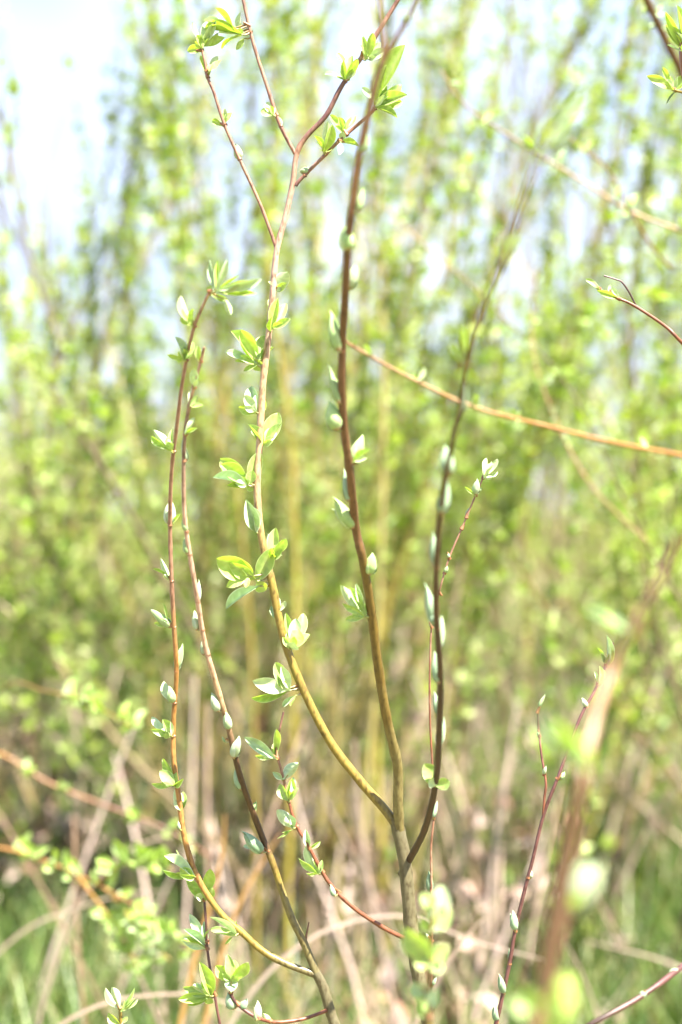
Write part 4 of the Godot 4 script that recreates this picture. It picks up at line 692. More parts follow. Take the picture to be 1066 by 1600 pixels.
				["g", [0.3767,0.6008,0.1879], [0.3629,0.6296,0.1816], 0.0111, [0.377,0.6013,0.19]],
				["g", [0.3827,0.6029,0.1938], [0.3671,0.6182,0.2026], 0.0066, [0.3821,0.602,0.19]],
				["y", [0.3858,0.6018,0.1874], [0.3696,0.6061,0.188], 0.0058, [0.3862,0.6025,0.19]],
				["y", [0.3861,0.6024,0.1897], [0.4112,0.6196,0.2006], 0.0117, [0.3862,0.6025,0.19]],
				["y", [0.3922,0.6035,0.1913], [0.3812,0.6006,0.1959], 0.0062, [0.392,0.6032,0.19]],
				["g", [0.3917,0.6027,0.1881], [0.3805,0.5973,0.1923], 0.0093, [0.392,0.6032,0.19]],
				["y", [0.3918,0.6029,0.1886], [0.4144,0.6093,0.1948], 0.0097, [0.392,0.6032,0.19]],
				["g", [0.3952,0.6042,0.1929], [0.4086,0.606,0.1926], 0.0066, [0.3948,0.6036,0.19]],
				["y", [0.3946,0.6031,0.1883], [0.4041,0.5939,0.1926], 0.0073, [0.3948,0.6036,0.19]],
				["g", [0.4006,0.6039,0.1898], [0.3923,0.6172,0.187], 0.0053, [0.4006,0.6039,0.19]],
				["g", [0.4006,0.6039,0.1897], [0.3914,0.5963,0.1905], 0.0085, [0.4006,0.6039,0.19]],
				["y", [0.4004,0.6036,0.1887], [0.4015,0.5881,0.185], 0.0108, [0.4006,0.6039,0.19]],
				["y", [0.4051,0.6032,0.1933], [0.4091,0.5926,0.196], 0.0104, [0.4046,0.6024,0.19]],
				["g", [0.4048,0.6027,0.1909], [0.4136,0.5905,0.1864], 0.0098, [0.4046,0.6024,0.19]],
				["g", [0.4043,0.6018,0.1873], [0.3875,0.6299,0.1954], 0.0134, [0.4046,0.6024,0.19]],
				["y", [0.4089,0.6002,0.1878], [0.4247,0.6239,0.1963], 0.0082, [0.4091,0.6007,0.19]],
				["y", [0.4093,0.6009,0.1909], [0.4118,0.5905,0.1923], 0.0082, [0.4091,0.6007,0.19]],
				["y", [0.4147,0.5984,0.1891], [0.4256,0.6127,0.1918], 0.0055, [0.4148,0.5986,0.19]],
				["g", [0.415,0.5989,0.1911], [0.4108,0.5849,0.1909], 0.0108, [0.4148,0.5986,0.19]],
				["y", [0.4213,0.5966,0.1916], [0.4194,0.622,0.1914], 0.0065, [0.4211,0.5962,0.19]],
				["g", [0.4261,0.5944,0.1901], [0.4122,0.6056,0.1902], 0.0056, [0.4261,0.5944,0.19]],
			]},
		{"name": "twig", "r": [0.00220, 0.00120], "bark": [[0.36,0.18,0.05], [0.25,0.185,0.035]],
			"path": [[0.3564,0.5693,0.19], [0.3782,0.5425,0.19], [0.3963,0.517,0.19], [0.4254,0.4916,0.19]],
			"leaves": [
				["g", [0.3715,0.5512,0.1913], [0.3592,0.5563,0.1869], 0.0063, [0.3713,0.5509,0.19]],
				["y", [0.3725,0.5488,0.1886], [0.385,0.5408,0.1893], 0.0087, [0.3727,0.5491,0.19]],
				["g", [0.3731,0.5498,0.1925], [0.3629,0.5415,0.1962], 0.0084, [0.3727,0.5491,0.19]],
				["g", [0.3725,0.5487,0.1883], [0.3593,0.5385,0.1885], 0.0093, [0.3727,0.5491,0.19]],
				["w", [0.3772,0.5426,0.1877], [0.3701,0.5314,0.1881], 0.0091, [0.3775,0.5432,0.19]],
				["g", [0.3804,0.5393,0.19], [0.3964,0.5367,0.1859], 0.0079, [0.3804,0.5393,0.19]],
				["y", [0.3805,0.5393,0.1901], [0.3975,0.5539,0.1834], 0.0086, [0.3804,0.5393,0.19]],
				["y", [0.3822,0.5355,0.1873], [0.3885,0.5257,0.188], 0.0087, [0.3826,0.5363,0.19]],
				["w", [0.3846,0.5322,0.1876], [0.3981,0.5236,0.1901], 0.012, [0.385,0.5329,0.19]],
				["g", [0.3853,0.5336,0.1924], [0.4026,0.5366,0.1964], 0.0091, [0.385,0.5329,0.19]],
				["y", [0.3875,0.5281,0.1874], [0.3897,0.5173,0.188], 0.0083, [0.3879,0.5288,0.19]],
				["g", [0.3878,0.5287,0.1896], [0.3894,0.5197,0.1901], 0.008, [0.3879,0.5288,0.19]],
				["y", [0.3876,0.5283,0.188], [0.3751,0.5254,0.1937], 0.0092, [0.3879,0.5288,0.19]],
				["w", [0.3917,0.5253,0.194], [0.3797,0.5297,0.1984], 0.0058, [0.3912,0.5242,0.19]],
				["y", [0.3916,0.525,0.1927], [0.4067,0.5305,0.1963], 0.008, [0.3912,0.5242,0.19]],
				["w", [0.3937,0.5226,0.1939], [0.3819,0.5231,0.1916], 0.0049, [0.3932,0.5215,0.19]],
				["w", [0.3968,0.5181,0.1937], [0.4086,0.5199,0.1942], 0.0063, [0.3963,0.517,0.19]],
				["g", [0.3961,0.5165,0.1882], [0.3992,0.5053,0.1931], 0.0094, [0.3963,0.517,0.19]],
				["w", [0.4015,0.514,0.1935], [0.4177,0.5207,0.1982], 0.0075, [0.401,0.513,0.19]],
				["g", [0.4009,0.5128,0.1895], [0.3894,0.5118,0.1862], 0.0065, [0.401,0.513,0.19]],
				["w", [0.4007,0.5124,0.1881], [0.3887,0.5287,0.1931], 0.0079, [0.401,0.513,0.19]],
				["w", [0.4058,0.5083,0.1889], [0.4268,0.5168,0.1966], 0.0085, [0.4059,0.5086,0.19]],
				["w", [0.4057,0.5081,0.188], [0.4157,0.5201,0.1923], 0.0045, [0.4059,0.5086,0.19]],
				["w", [0.4109,0.5056,0.1934], [0.4044,0.4987,0.1939], 0.0068, [0.4105,0.5046,0.19]],
				["g", [0.4104,0.5043,0.1888], [0.402,0.4937,0.1865], 0.0095, [0.4105,0.5046,0.19]],
				["w", [0.4146,0.5007,0.1892], [0.4034,0.5223,0.1906], 0.0097, [0.4147,0.5009,0.19]],
				["w", [0.4173,0.498,0.1883], [0.4089,0.4898,0.1849], 0.0068, [0.4175,0.4985,0.19]],
				["g", [0.4229,0.4952,0.1936], [0.4054,0.4893,0.1896], 0.0076, [0.4225,0.4941,0.19]],
			]},
		{"name": "twig", "r": [0.00220, 0.00120], "bark": [[0.36,0.18,0.05], [0.25,0.185,0.035]],
			"path": [[0.3201,0.5875,0.19], [0.3491,0.5497,0.19], [0.3782,0.5062,0.19], [0.3891,0.4844,0.19]],
			"leaves": [
				["g", [0.3478,0.5529,0.1933], [0.345,0.5452,0.195], 0.005, [0.3473,0.5521,0.19]],
				["g", [0.3477,0.5527,0.1925], [0.3485,0.5437,0.1906], 0.0058, [0.3473,0.5521,0.19]],
				["g", [0.3534,0.5436,0.1907], [0.3435,0.5542,0.1869], 0.0046, [0.3533,0.5434,0.19]],
				["y", [0.3532,0.5433,0.1895], [0.3668,0.5475,0.1917], 0.0063, [0.3533,0.5434,0.19]],
				["g", [0.3535,0.5437,0.1909], [0.3359,0.5489,0.1975], 0.0094, [0.3533,0.5434,0.19]],
				["g", [0.3593,0.5361,0.1932], [0.3584,0.5236,0.1947], 0.0091, [0.3588,0.5353,0.19]],
				["y", [0.3594,0.5364,0.194], [0.3452,0.5421,0.1899], 0.0063, [0.3588,0.5353,0.19]],
				["g", [0.3623,0.5298,0.1898], [0.3737,0.5587,0.1943], 0.0099, [0.3623,0.5299,0.19]],
				["g", [0.3679,0.521,0.1889], [0.3625,0.5125,0.1921], 0.0063, [0.368,0.5213,0.19]],
				["g", [0.3682,0.5216,0.191], [0.3677,0.5396,0.1982], 0.006, [0.368,0.5213,0.19]],
				["y", [0.372,0.5166,0.1924], [0.3677,0.5337,0.1912], 0.0067, [0.3717,0.5159,0.19]],
				["g", [0.3714,0.5154,0.1882], [0.3598,0.52,0.1883], 0.0044, [0.3717,0.5159,0.19]],
				["g", [0.3783,0.5043,0.1873], [0.3903,0.5075,0.1902], 0.0057, [0.3787,0.5051,0.19]],
				["y", [0.3785,0.5048,0.1888], [0.3595,0.5118,0.1951], 0.0103, [0.3787,0.5051,0.19]],
				["g", [0.3803,0.5041,0.1939], [0.3761,0.5304,0.198], 0.0074, [0.3798,0.5029,0.19]],
				["g", [0.3824,0.4987,0.1916], [0.3817,0.516,0.1936], 0.0062, [0.3821,0.4982,0.19]],
				["g", [0.3831,0.4945,0.187], [0.3777,0.5134,0.185], 0.0068, [0.3835,0.4955,0.19]],
				["g", [0.3832,0.4949,0.188], [0.3587,0.5054,0.1794], 0.0087, [0.3835,0.4955,0.19]],
				["g", [0.3835,0.4955,0.19], [0.3819,0.486,0.1915], 0.0072, [0.3835,0.4955,0.19]],
				["g", [0.3862,0.4919,0.1933], [0.4056,0.4931,0.1944], 0.009, [0.3858,0.4909,0.19]],
				["y", [0.388,0.4856,0.1886], [0.3709,0.4784,0.1843], 0.0082, [0.3882,0.4861,0.19]],
				["g", [0.3878,0.4852,0.1872], [0.3844,0.4757,0.189], 0.0066, [0.3882,0.4861,0.19]],
				["g", [0.3881,0.4859,0.1895], [0.3893,0.4706,0.1847], 0.0121, [0.3882,0.4861,0.19]],
			]},
	]},
]
var traced_bushes := [
	{"label": "willow bush of dark olive stems that lean away from the saplings", "bark": "dark", "radius": 0.0065, "leafless": 0.5, "base": [-0.35,0,-2.75], "stems": [
		[[0.2298,-0.06,0], [0.2261,0.2781,0], [0.1146,0.7102,0.1], [0.0167,0.9204,0.15], [-0.0661,1.0781,0.2], [-0.14,1.2078,0.25], [-0.1323,1.2789,0.25], [-0.1673,1.3937,0.25], [-0.2089,1.5469,0.25], [-0.233,1.7109,0.25]],
		[[0.1863,-0.06,-0.15], [0.1813,0.2514,-0.15], [-0.0091,0.5813,-0.15], [-0.1359,0.797,-0.15], [-0.2628,0.9619,-0.15], [-0.377,1.1015,-0.15], [-0.4785,1.2537,-0.15]],
		[[0.1682,-0.06,-0.05], [0.1626,0.2895,-0.05], [-0.0579,0.5345,-0.05], [-0.2294,0.755,-0.05], [-0.3642,0.8775,-0.05], [-0.4867,1.0245,-0.05]],
		[[0.1371,-0.06,-0.15], [0.1305,0.2514,-0.15], [0.0036,0.4291,-0.15], [-0.1613,0.7463,-0.15], [-0.2501,1,-0.15], [-0.2882,1.2537,-0.15], [-0.3136,1.4441,-0.15], [-0.3262,1.6344,-0.15]],
		[[0.2316,-0.06,-0.25], [0.2279,0.2256,-0.25], [0.1492,0.5406,-0.25], [0.0442,0.8688,-0.25], [-0.0477,1.1313,-0.25], [-0.0871,1.3937,-0.25], [-0.0674,1.6562,-0.25], [-0.0346,1.9187,-0.25], [-0.0214,2.1156,-0.25]],
		[[0.0731,-0.06,-0.05], [0.0646,0.2895,-0.05], [-0.0824,0.4488,-0.05], [-0.2294,0.5958,-0.05], [-0.3519,0.6938,-0.05]],
		[[-0.0881,-0.06,-0.35], [-0.1016,0.2269,-0.35], [-0.1559,0.5931,-0.35], [-0.1627,1,-0.35], [-0.1694,1.2712,-0.35], [-0.183,1.5425,-0.35], [-0.1288,1.8137,-0.35], [-0.1152,2.085,-0.35]],
		[[0.1043,-0.06,-0.25], [0.0967,0.2322,-0.25], [0.0442,0.5406,-0.25], [0.0048,0.8031,-0.25], [-0.1002,1.0263,-0.25], [-0.1789,1.21,-0.25], [-0.2183,1.3937,-0.25]],
	]},
	{"label": "willow bush of upright yellow stems right behind the forked trunk", "bark": "olive", "radius": 0.0072, "leafless": 0.5, "base": [0.03,0,-2.75], "stems": [
		[[-0.1824,-0.06,0.05], [-0.1871,0.2794,0.05], [-0.1966,0.7638,0.05], [-0.2462,1.2363,0.05], [-0.2934,1.5906,0.05], [-0.317,2.0041,0.05], [-0.3289,2.2994,0.05]],
		[[-0.1611,-0.06,-0.25], [-0.1652,0.1994,-0.25], [-0.1783,0.7375,-0.25], [-0.1521,1.2625,-0.25], [-0.2111,1.7875,-0.25], [-0.2439,2.1812,-0.25]],
		[[-0.1216,-0.06,0.15], [-0.1244,0.2947,0.15], [-0.1108,0.7725,0.15], [-0.1187,1.1138,0.15], [-0.1585,1.455,0.15], [-0.1472,1.7962,0.15], [-0.1699,2.1375,0.15]],
		[[-0.0829,-0.06,-0.15], [-0.0846,0.2261,-0.15], [-0.0528,0.7463,-0.15], [-0.0846,1.2537,-0.15], [-0.0719,1.7612,-0.15], [-0.1099,2.2053,-0.15]],
		[[-0.0334,-0.06,0.05], [-0.0335,0.2794,0.05], [-0.0371,0.7638,0.05], [0.0019,1.2363,0.05], [0.0491,1.8269,0.05], [0.0964,2.1812,0.05]],
		[[-0.0002,-0.06,0.15], [0.0007,0.2947,0.15], [0.0348,0.7725,0.15], [0.0462,1.2275,0.15], [0.0348,1.6256,0.15], [0.0292,1.9669,0.15], [0.0348,2.1944,0.15]],
		[[0.0426,-0.06,-0.25], [0.0448,0.2125,-0.25], [0.117,0.7375,-0.25], [0.0973,1.315,-0.25], [0.1432,1.7875,-0.25], [0.1236,2.1812,-0.25]],
		[[0.0525,-0.06,-0.15], [0.055,0.2261,-0.15], [0.0423,0.6194,-0.15], [0.1058,1.1269,-0.15], [0.1819,1.5075,-0.15], [0.2961,1.8881,-0.15]],
		[[-0.1102,-0.06,-0.25], [-0.1127,0.2125,-0.25], [-0.1914,0.6063,-0.25], [-0.2964,1,-0.25], [-0.3752,1.525,-0.25], [-0.4539,2.05,-0.25]],
		[[0.1108,-0.06,-0.35], [0.1151,0.1863,-0.35], [0.1965,0.5931,-0.35], [0.2507,1.1356,-0.35], [0.3592,1.6781,-0.35]],
	]},
	{"label": "willow bush of sparse brown stems above the green grass, past the dark curved stem", "bark": "dark", "radius": 0.0055, "leafless": 0.4, "base": [0.45,0,-2.8], "stems": [
		[[-0.2161,-0.06,0.2], [-0.2089,0.2151,0.2], [-0.2202,0.4313,0.2], [-0.2373,0.6588,0.2], [-0.1918,1,0.2], [-0.1577,1.455,0.2], [-0.1463,1.7962,0.2], [-0.1577,2.0806,0.2]],
		[[-0.1706,-0.06,-0.1], [-0.162,0.2134,-0.1], [-0.1366,0.4925,-0.1], [-0.0478,1,-0.1], [0.0156,1.3806,-0.1], [0.0537,1.7612,-0.1], [0.0664,2.0784,-0.1]],
		[[-0.023,-0.06,-0.1], [-0.0097,0.2388,-0.1], [-0.0097,0.4925,-0.1], [-0.0224,1,-0.1], [-0.0097,1.5075,-0.1], [-0.0224,1.8881,-0.1]],
		[[0.0755,-0.06,-0.1], [0.0918,0.2388,-0.1], [0.1552,0.6194,-0.1], [0.2059,1,-0.1], [0.1996,1.2537,-0.1], [0.2186,1.6344,-0.1], [0.2123,1.9516,-0.1]],
		[[-0.0846,-0.06,-0.2], [-0.0733,0.2125,-0.2], [-0.0471,0.6063,-0.2], [-0.0864,1,-0.2], [-0.1652,1.3937,-0.2], [-0.2046,1.7875,-0.2], [-0.1914,2.1156,-0.2]],
	]},
]
var straws := [
	{"label": "mauve brown dry grass blade arching over the grass behind the low sprig", "width": 0.0044, "color": [0.28,0.21,0.16], "path": [[-0.3992,-0.03,-1.53], [-0.3947,0.15,-1.5165], [-0.3917,0.27,-1.5075], [-0.3892,0.37,-1.5], [-0.3104,0.4553,-1.5], [-0.2513,0.4934,-1.5], [-0.1824,0.5058,-1.5], [-0.1267,0.4999,-1.5], [-0.0676,0.475,-1.5]]},
	{"label": "pale dry grass blade curving behind the grey trunk of the forked sapling", "width": 0.0052, "color": [0.31,0.24,0.19], "path": [[-0.1731,-0.03,-1.63], [-0.1686,0.1437,-1.6165], [-0.1656,0.2595,-1.6075], [-0.1631,0.356,-1.6], [-0.1071,0.461,-1.6], [-0.0546,0.5191,-1.6], [0.0049,0.5506,-1.6], [0.0749,0.5576,-1.6], [0.1449,0.531,-1.6], [0.2289,0.5086,-1.6]]},
	{"label": "short straw leaning behind the leafy sprig of broad pale leaves", "width": 0.0044, "color": [0.28,0.21,0.16], "path": [[0.0274,-0.03,-1.53], [0.0319,0.15,-1.5165], [0.0349,0.27,-1.5075], [0.0374,0.37,-1.5], [0.0768,0.475,-1.5], [0.1096,0.5373,-1.5], [0.1358,0.5734,-1.5], [0.1555,0.5898,-1.5]]},
	{"label": "broad orange dry blade standing upright behind the arching tan stem", "width": 0.0067, "color": [0.34,0.19,0.06], "path": [[-0.2093,-0.03,-1.73], [-0.2048,0.1323,-1.7165], [-0.2018,0.2405,-1.7075], [-0.1993,0.3306,-1.7], [-0.1733,0.4645,-1.7], [-0.151,0.5463,-1.7], [-0.1376,0.6058,-1.7], [-0.1346,0.6504,-1.7]]},
	{"label": "orange dry blade slanting between the two arching tan stems", "width": 0.0056, "color": [0.34,0.19,0.06], "path": [[-0.1833,-0.03,-1.73], [-0.1788,0.1323,-1.7165], [-0.1758,0.2405,-1.7075], [-0.1733,0.3306,-1.7], [-0.1398,0.4794,-1.7], [-0.1138,0.5538,-1.7], [-0.0878,0.5984,-1.7], [-0.0692,0.6281,-1.7]]},
	{"label": "pale dry blade lying above the bright leaf tuft", "width": 0.0056, "color": [0.28,0.21,0.16], "path": [[-0.4032,-0.03,-1.93], [-0.3987,0.1343,-1.9165], [-0.3957,0.2438,-1.9075], [-0.3932,0.335,-1.9], [-0.3433,0.4846,-1.9], [-0.2934,0.547,-1.9], [-0.2436,0.5744,-1.9], [-0.1854,0.5811,-1.9]]},
	{"label": "thin dry blade lying below the bright leaf tuft", "width": 0.0044, "color": [0.28,0.21,0.16], "path": [[-0.5029,-0.03,-1.93], [-0.4984,0.1492,-1.9165], [-0.4954,0.2687,-1.9075], [-0.4929,0.3683,-1.9], [-0.4181,0.4514,-1.9], [-0.3516,0.483,-1.9], [-0.2851,0.5029,-1.9], [-0.2269,0.5079,-1.9]]},
	{"label": "tan dry blade lying across the grass behind the fat white bud", "width": 0.0052, "color": [0.28,0.21,0.16], "path": [[0.5386,-0.03,-2.03], [0.5431,0.1303,-2.0165], [0.5461,0.2372,-2.0075], [0.5486,0.3263,-2], [0.4961,0.3613,-2], [0.4436,0.3858,-2], [0.3911,0.4006,-2], [0.3342,0.4138,-2]]},
	{"label": "tan dry blade slanting under the maroon branch among green grass", "width": 0.0035, "color": [0.28,0.21,0.16], "path": [[0.3263,-0.03,-1.83], [0.3308,0.1146,-1.8165], [0.3338,0.2109,-1.8075], [0.3363,0.2913,-1.8], [0.3166,0.3779,-1.8], [0.2929,0.4409,-1.8], [0.2733,0.4724,-1.8]]},
]

func _ready() -> void:
	rng.seed = 20240
	noise.seed = 5
	noise.frequency = 1.0
	# ---- camera
	var cam := Camera3D.new()
	cam.name = "camera"
	add_child(cam)
	var lens := CameraAttributesPhysical.new()
	lens.frustum_focal_length = 50.0
	lens.frustum_focus_distance = 1.0
	lens.exposure_aperture = 3.4
	lens.frustum_near = 0.05
	lens.frustum_far = 400.0
	cam.attributes = lens
	cam.keep_aspect = Camera3D.KEEP_HEIGHT
	cam.fov = rad_to_deg(2.0 * atan(0.35))
	cam.near = 0.05
	cam.far = 400.0
	cam.position = Vector3(0, 1.0, 0)
	cam.current = true
	# ---- sky, exposure
	var we := WorldEnvironment.new()
	we.name = "world"
	var env := Environment.new()
	env.background_mode = Environment.BG_SKY
	var sm := ProceduralSkyMaterial.new()
	sm.sky_top_color = Color(0.56, 0.63, 0.76)
	sm.sky_horizon_color = Color(0.66, 0.70, 0.78)
	sm.sky_curve = 0.12
	sm.ground_bottom_color = Color(0.30, 0.30, 0.22)
	sm.ground_horizon_color = Color(0.70, 0.74, 0.74)
	sm.sun_angle_max = 30.0
	sm.sky_cover = cloud_cover()
	sm.sky_cover_modulate = Color(1, 1, 1)
	var sky := Sky.new()
	sky.sky_material = sm
	env.sky = sky
	env.background_energy_multiplier = 0.52
	env.tonemap_mode = Environment.TONE_MAPPER_LINEAR
	env.tonemap_exposure = 5.6
	env.sdfgi_enabled = true
	env.ssao_enabled = true
	env.ssil_enabled = true
	we.environment = env
	add_child(we)
	# ---- sun: high, a little behind the camera and to its right
	var sun := DirectionalLight3D.new()
	sun.name = "sun"
	sun.light_color = Color(1.0, 0.975, 0.93)
	sun.light_energy = 1.6
	sun.light_angular_distance = 0.53
	sun.shadow_enabled = true
	add_child(sun)
	sun.look_at_from_position(Vector3(2.6, 6.0, 2.2), Vector3.ZERO, Vector3.UP)

	make_materials()
	make_leaf_meshes()
	make_ground()
	for s in saplings:
		make_sapling(s)
	make_thicket()
	make_straws()
	make_ground_cover()

# thin broken cloud all over the sky
func cloud_cover() -> Texture2D:
	var n := FastNoiseLite.new()
	n.seed = 3
	n.frequency = 0.012
	n.fractal_octaves = 4
	var im := Image.create(512, 256, false, Image.FORMAT_RGBA8)
	for y in 256:
		for x in 512:
			var a := TAU * x / 512.0
			var e := PI * (0.5 - y / 256.0)
			var p := Vector3(cos(a) * cos(e), sin(e) * 1.6, sin(a) * cos(e)) * 260.0
			var c := clampf(0.32 + 1.3 * n.get_noise_3dv(p), 0, 1)
			im.set_pixel(x, y, Color(0.48, 0.48, 0.49, c))
	return ImageTexture.create_from_image(im)

# ------------------------------------------------------------------ materials

func noise_texture(freq: float, cols: Array, offs: Array, oct: int, size := 256, kind := FastNoiseLite.TYPE_SIMPLEX_SMOOTH) -> Texture2D:
	var n := FastNoiseLite.new()
	n.noise_type = kind
	n.frequency = freq
	n.fractal_octaves = oct
	n.seed = 11 + int(freq * 1000.0)
	var src := n.get_seamless_image(size, size)
	var g := Gradient.new()
	g.offsets = PackedFloat32Array(offs)
	g.colors = PackedColorArray(cols)
	var im := Image.create(size, size, true, Image.FORMAT_RGB8)
	for y in size:
		for x in size:
			im.set_pixel(x, y, g.sample(src.get_pixel(x, y).r))
	im.generate_mipmaps()
	return ImageTexture.create_from_image(im)

func plain(rough: float) -> StandardMaterial3D:
	var m := StandardMaterial3D.new()
	m.vertex_color_use_as_albedo = true
	m.roughness = rough
	m.cull_mode = BaseMaterial3D.CULL_DISABLED
	return m

func make_materials() -> void:
	bark_mat = plain(0.42)
	bark_mat.uv1_triplanar = true
	bark_mat.uv1_scale = Vector3(40, 16, 40)
	bark_mat.albedo_texture = noise_texture(0.03, [Color(0.62, 0.57, 0.52), Color(0.86, 0.84, 0.81), Color(0.97, 0.97, 0.97), Color(0.90, 0.87, 0.83)], [0.12, 0.38, 0.6, 0.9], 4)
	bark_mat.heightmap_enabled = false
	leaf_mat = plain(0.5)
	leaf_mat.backlight_enabled = true
	leaf_mat.backlight = Color(0.86, 0.9, 0.42)
	down_mat = plain(0.8)
	down_mat.backlight_enabled = true
	down_mat.backlight = Color(0.5, 0.55, 0.4)
	down_mat.rim_enabled = true
	down_mat.rim = 0.25
	bud_mat = plain(0.75)
	bud_mat.rim_enabled = true
	bud_mat.rim = 0.3
	bud_mat.backlight_enabled = true
	bud_mat.backlight = Color(0.3, 0.33, 0.22)
	dry_mat = plain(0.8)
	dry_mat.backlight_enabled = true
	dry_mat.backlight = Color(0.45, 0.4, 0.3)
	grass_mat = plain(0.45)
	grass_mat.backlight_enabled = true
	grass_mat.backlight = Color(0.7, 0.75, 0.3)

# ------------------------------------------------------------------ helpers

func numbered(called: String) -> String:
	if not taken.has(called):
		taken[called] = 0
		return called
	taken[called] += 1
	return "%s_%03d" % [called, taken[called]]

func part_name(parent: Node, called: String) -> String:
	var k := 0
	var n := called
	while parent.has_node(NodePath(n)):
		k += 1
		n = "%s_%03d" % [called, k]
	return n

func thing(called: String, label: String, category: String, at: Vector3, group := "") -> Node3D:
	var o := Node3D.new()
	o.name = numbered(called)
	o.position = at
	o.set_meta("label", label)
	o.set_meta("category", category)
	if group != "":
		o.set_meta("group", group)
	add_child(o)
	return o

func part(parent: Node, called: String, mesh: Mesh, m: Material) -> MeshInstance3D:
	var o := MeshInstance3D.new()
	o.name = part_name(parent, called)
	o.mesh = mesh
	o.material_override = m
	parent.add_child(o)
	return o

func v3(a: Array) -> Vector3:
	return Vector3(a[0], a[1], a[2])

func smooth_path(pts: PackedVector3Array, sub: int) -> PackedVector3Array:
	var out := PackedVector3Array()
	var n := pts.size()
	for i in n - 1:
		var a := pts[maxi(i - 1, 0)]
		var b := pts[i]
		var c := pts[i + 1]
		var d := pts[mini(i + 2, n - 1)]
		for k in sub:
			var t := float(k) / sub
			out.append(b.cubic_interpolate(c, a, d, t))
	out.append(pts[n - 1])
	return out

class Geo:
	var v := PackedVector3Array()
	var n := PackedVector3Array()
	var c := PackedColorArray()
	var i := PackedInt32Array()
	func mesh() -> ArrayMesh:
		var a := []
		a.resize(Mesh.ARRAY_MAX)
		a[Mesh.ARRAY_VERTEX] = v
		a[Mesh.ARRAY_NORMAL] = n
		a[Mesh.ARRAY_COLOR] = c
		a[Mesh.ARRAY_INDEX] = i
		var m := ArrayMesh.new()
		m.add_surface_from_arrays(Mesh.PRIMITIVE_TRIANGLES, a)
		return m

# a tapering, slightly knobbly stem with blotched bark
func tube(g: Geo, pts: PackedVector3Array, r0: float, r1: float, cols: Array, sides: int, knob := 0.0, capped := true) -> void:
	var n := pts.size()
	var up := (pts[1] - pts[0]).normalized()
	var x := up.cross(Vector3(0.31, 0.2, 0.93)).normalized()
	var start := g.v.size()
	var run := 0.0
	for k in n:
		var t := float(k) / (n - 1)
		var dir := (pts[mini(k + 1, n - 1)] - pts[maxi(k - 1, 0)]).normalized()
		x = (x - dir * x.dot(dir)).normalized()
		var y := dir.cross(x)
		if k > 0:
			run += pts[k].distance_to(pts[k - 1])
		var r := lerpf(r0, r1, pow(t, 0.9))
		if knob > 0.0:
			r *= 1.0 + knob * (0.5 * noise.get_noise_2d(run * 60.0, r0 * 9000.0) + 0.6 * pow(maxf(0.0, cos(run * TAU / 0.031)), 10.0))
		var f := t * (cols.size() - 1)
		var j := mini(int(f), cols.size() - 2) if cols.size() > 1 else 0
		var a: Array = cols[j]
		var b: Array = cols[mini(j + 1, cols.size() - 1)]
		var u := clampf(f - j, 0, 1)
		u = clampf(u + 0.7 * noise.get_noise_2d(run * 35.0, r1 * 7000.0 + 30.0), 0, 1)
		for s in sides:
			var th := TAU * s / sides
			var o := x * cos(th) + y * sin(th)
			g.v.append(pts[k] + o * r)
			g.n.append(o)
			var bl := 1.0 + 0.35 * noise.get_noise_3d(run * 70.0, th * 0.8, r0 * 5000.0)
			g.c.append(Color(lerpf(a[0], b[0], u) * bl, lerpf(a[1], b[1], u) * bl, lerpf(a[2], b[2], u) * bl))
	for k in n - 1:
		for s in sides:
			var p := start + k * sides + s
			var q := start + k * sides + (s + 1) % sides
			g.i.append_array(PackedInt32Array([p, p + sides, q, q, p + sides, q + sides]))
	if capped:
		var tip := g.v.size()
		g.v.append(pts[n - 1] + (pts[n - 1] - pts[n - 2]).normalized() * r1 * 0.6)
		g.n.append((pts[n - 1] - pts[n - 2]).normalized())
		g.c.append(g.c[tip - 1])
		for s in sides:
			g.i.append_array(PackedInt32Array([start + (n - 1) * sides + s, tip, start + (n - 1) * sides + (s + 1) % sides]))

# ------------------------------------------------------------------ leaves and buds of the saplings
# unit leaf: base at the origin, tip at y = 1, width 1 across x, upper face towards +z

func leaf_shape(fold: float, bend: float, wave: float, body: Color, rib: Color, margin: Color, sharp: float) -> ArrayMesh:
	var g := Geo.new()
	var rows := 15
	var across := [-1.0, -0.86, -0.45, 0.0, 0.45, 0.86, 1.0]
	for k in rows:
		var t := float(k) / (rows - 1)
		var wdt := pow(sin(PI * pow(t, 1.12)), sharp) * 0.5
		wdt = maxf(wdt, 0.035 * (1.0 - t) + 0.004)
		for a in across:
			var px: float = a * wdt
			var pz: float = fold * absf(a) * wdt + bend * (t * t - 0.25 * t) + wave * sin(t * 7.0 + a * 2.0) * absf(a) * 0.05
			g.v.append(Vector3(px * (1.0 - 0.25 * absf(fold)), t - absf(bend) * 0.15 * t * t, pz))
			var col := body
			if absf(a) < 0.1:
				col = rib
			elif absf(a) > 0.93:
				col = margin
			elif k % 3 == (1 if absf(a) < 0.5 else 2):
				col = body.lerp(rib, 0.55)
			var bl := 1.0 + 0.25 * noise.get_noise_3d(a * 3.0 + fold * 10.0, t * 9.0, bend * 20.0)
			g.c.append(Color(col.r * bl, col.g * bl, col.b * bl))
			g.n.append(Vector3.ZERO)
	var m := across.size()
	for k in rows - 1:
		for s in m - 1:
			var p := k * m + s
			g.i.append_array(PackedInt32Array([p, p + m, p + 1, p + 1, p + m, p + m + 1]))
	face_normals(g)
	return g.mesh()

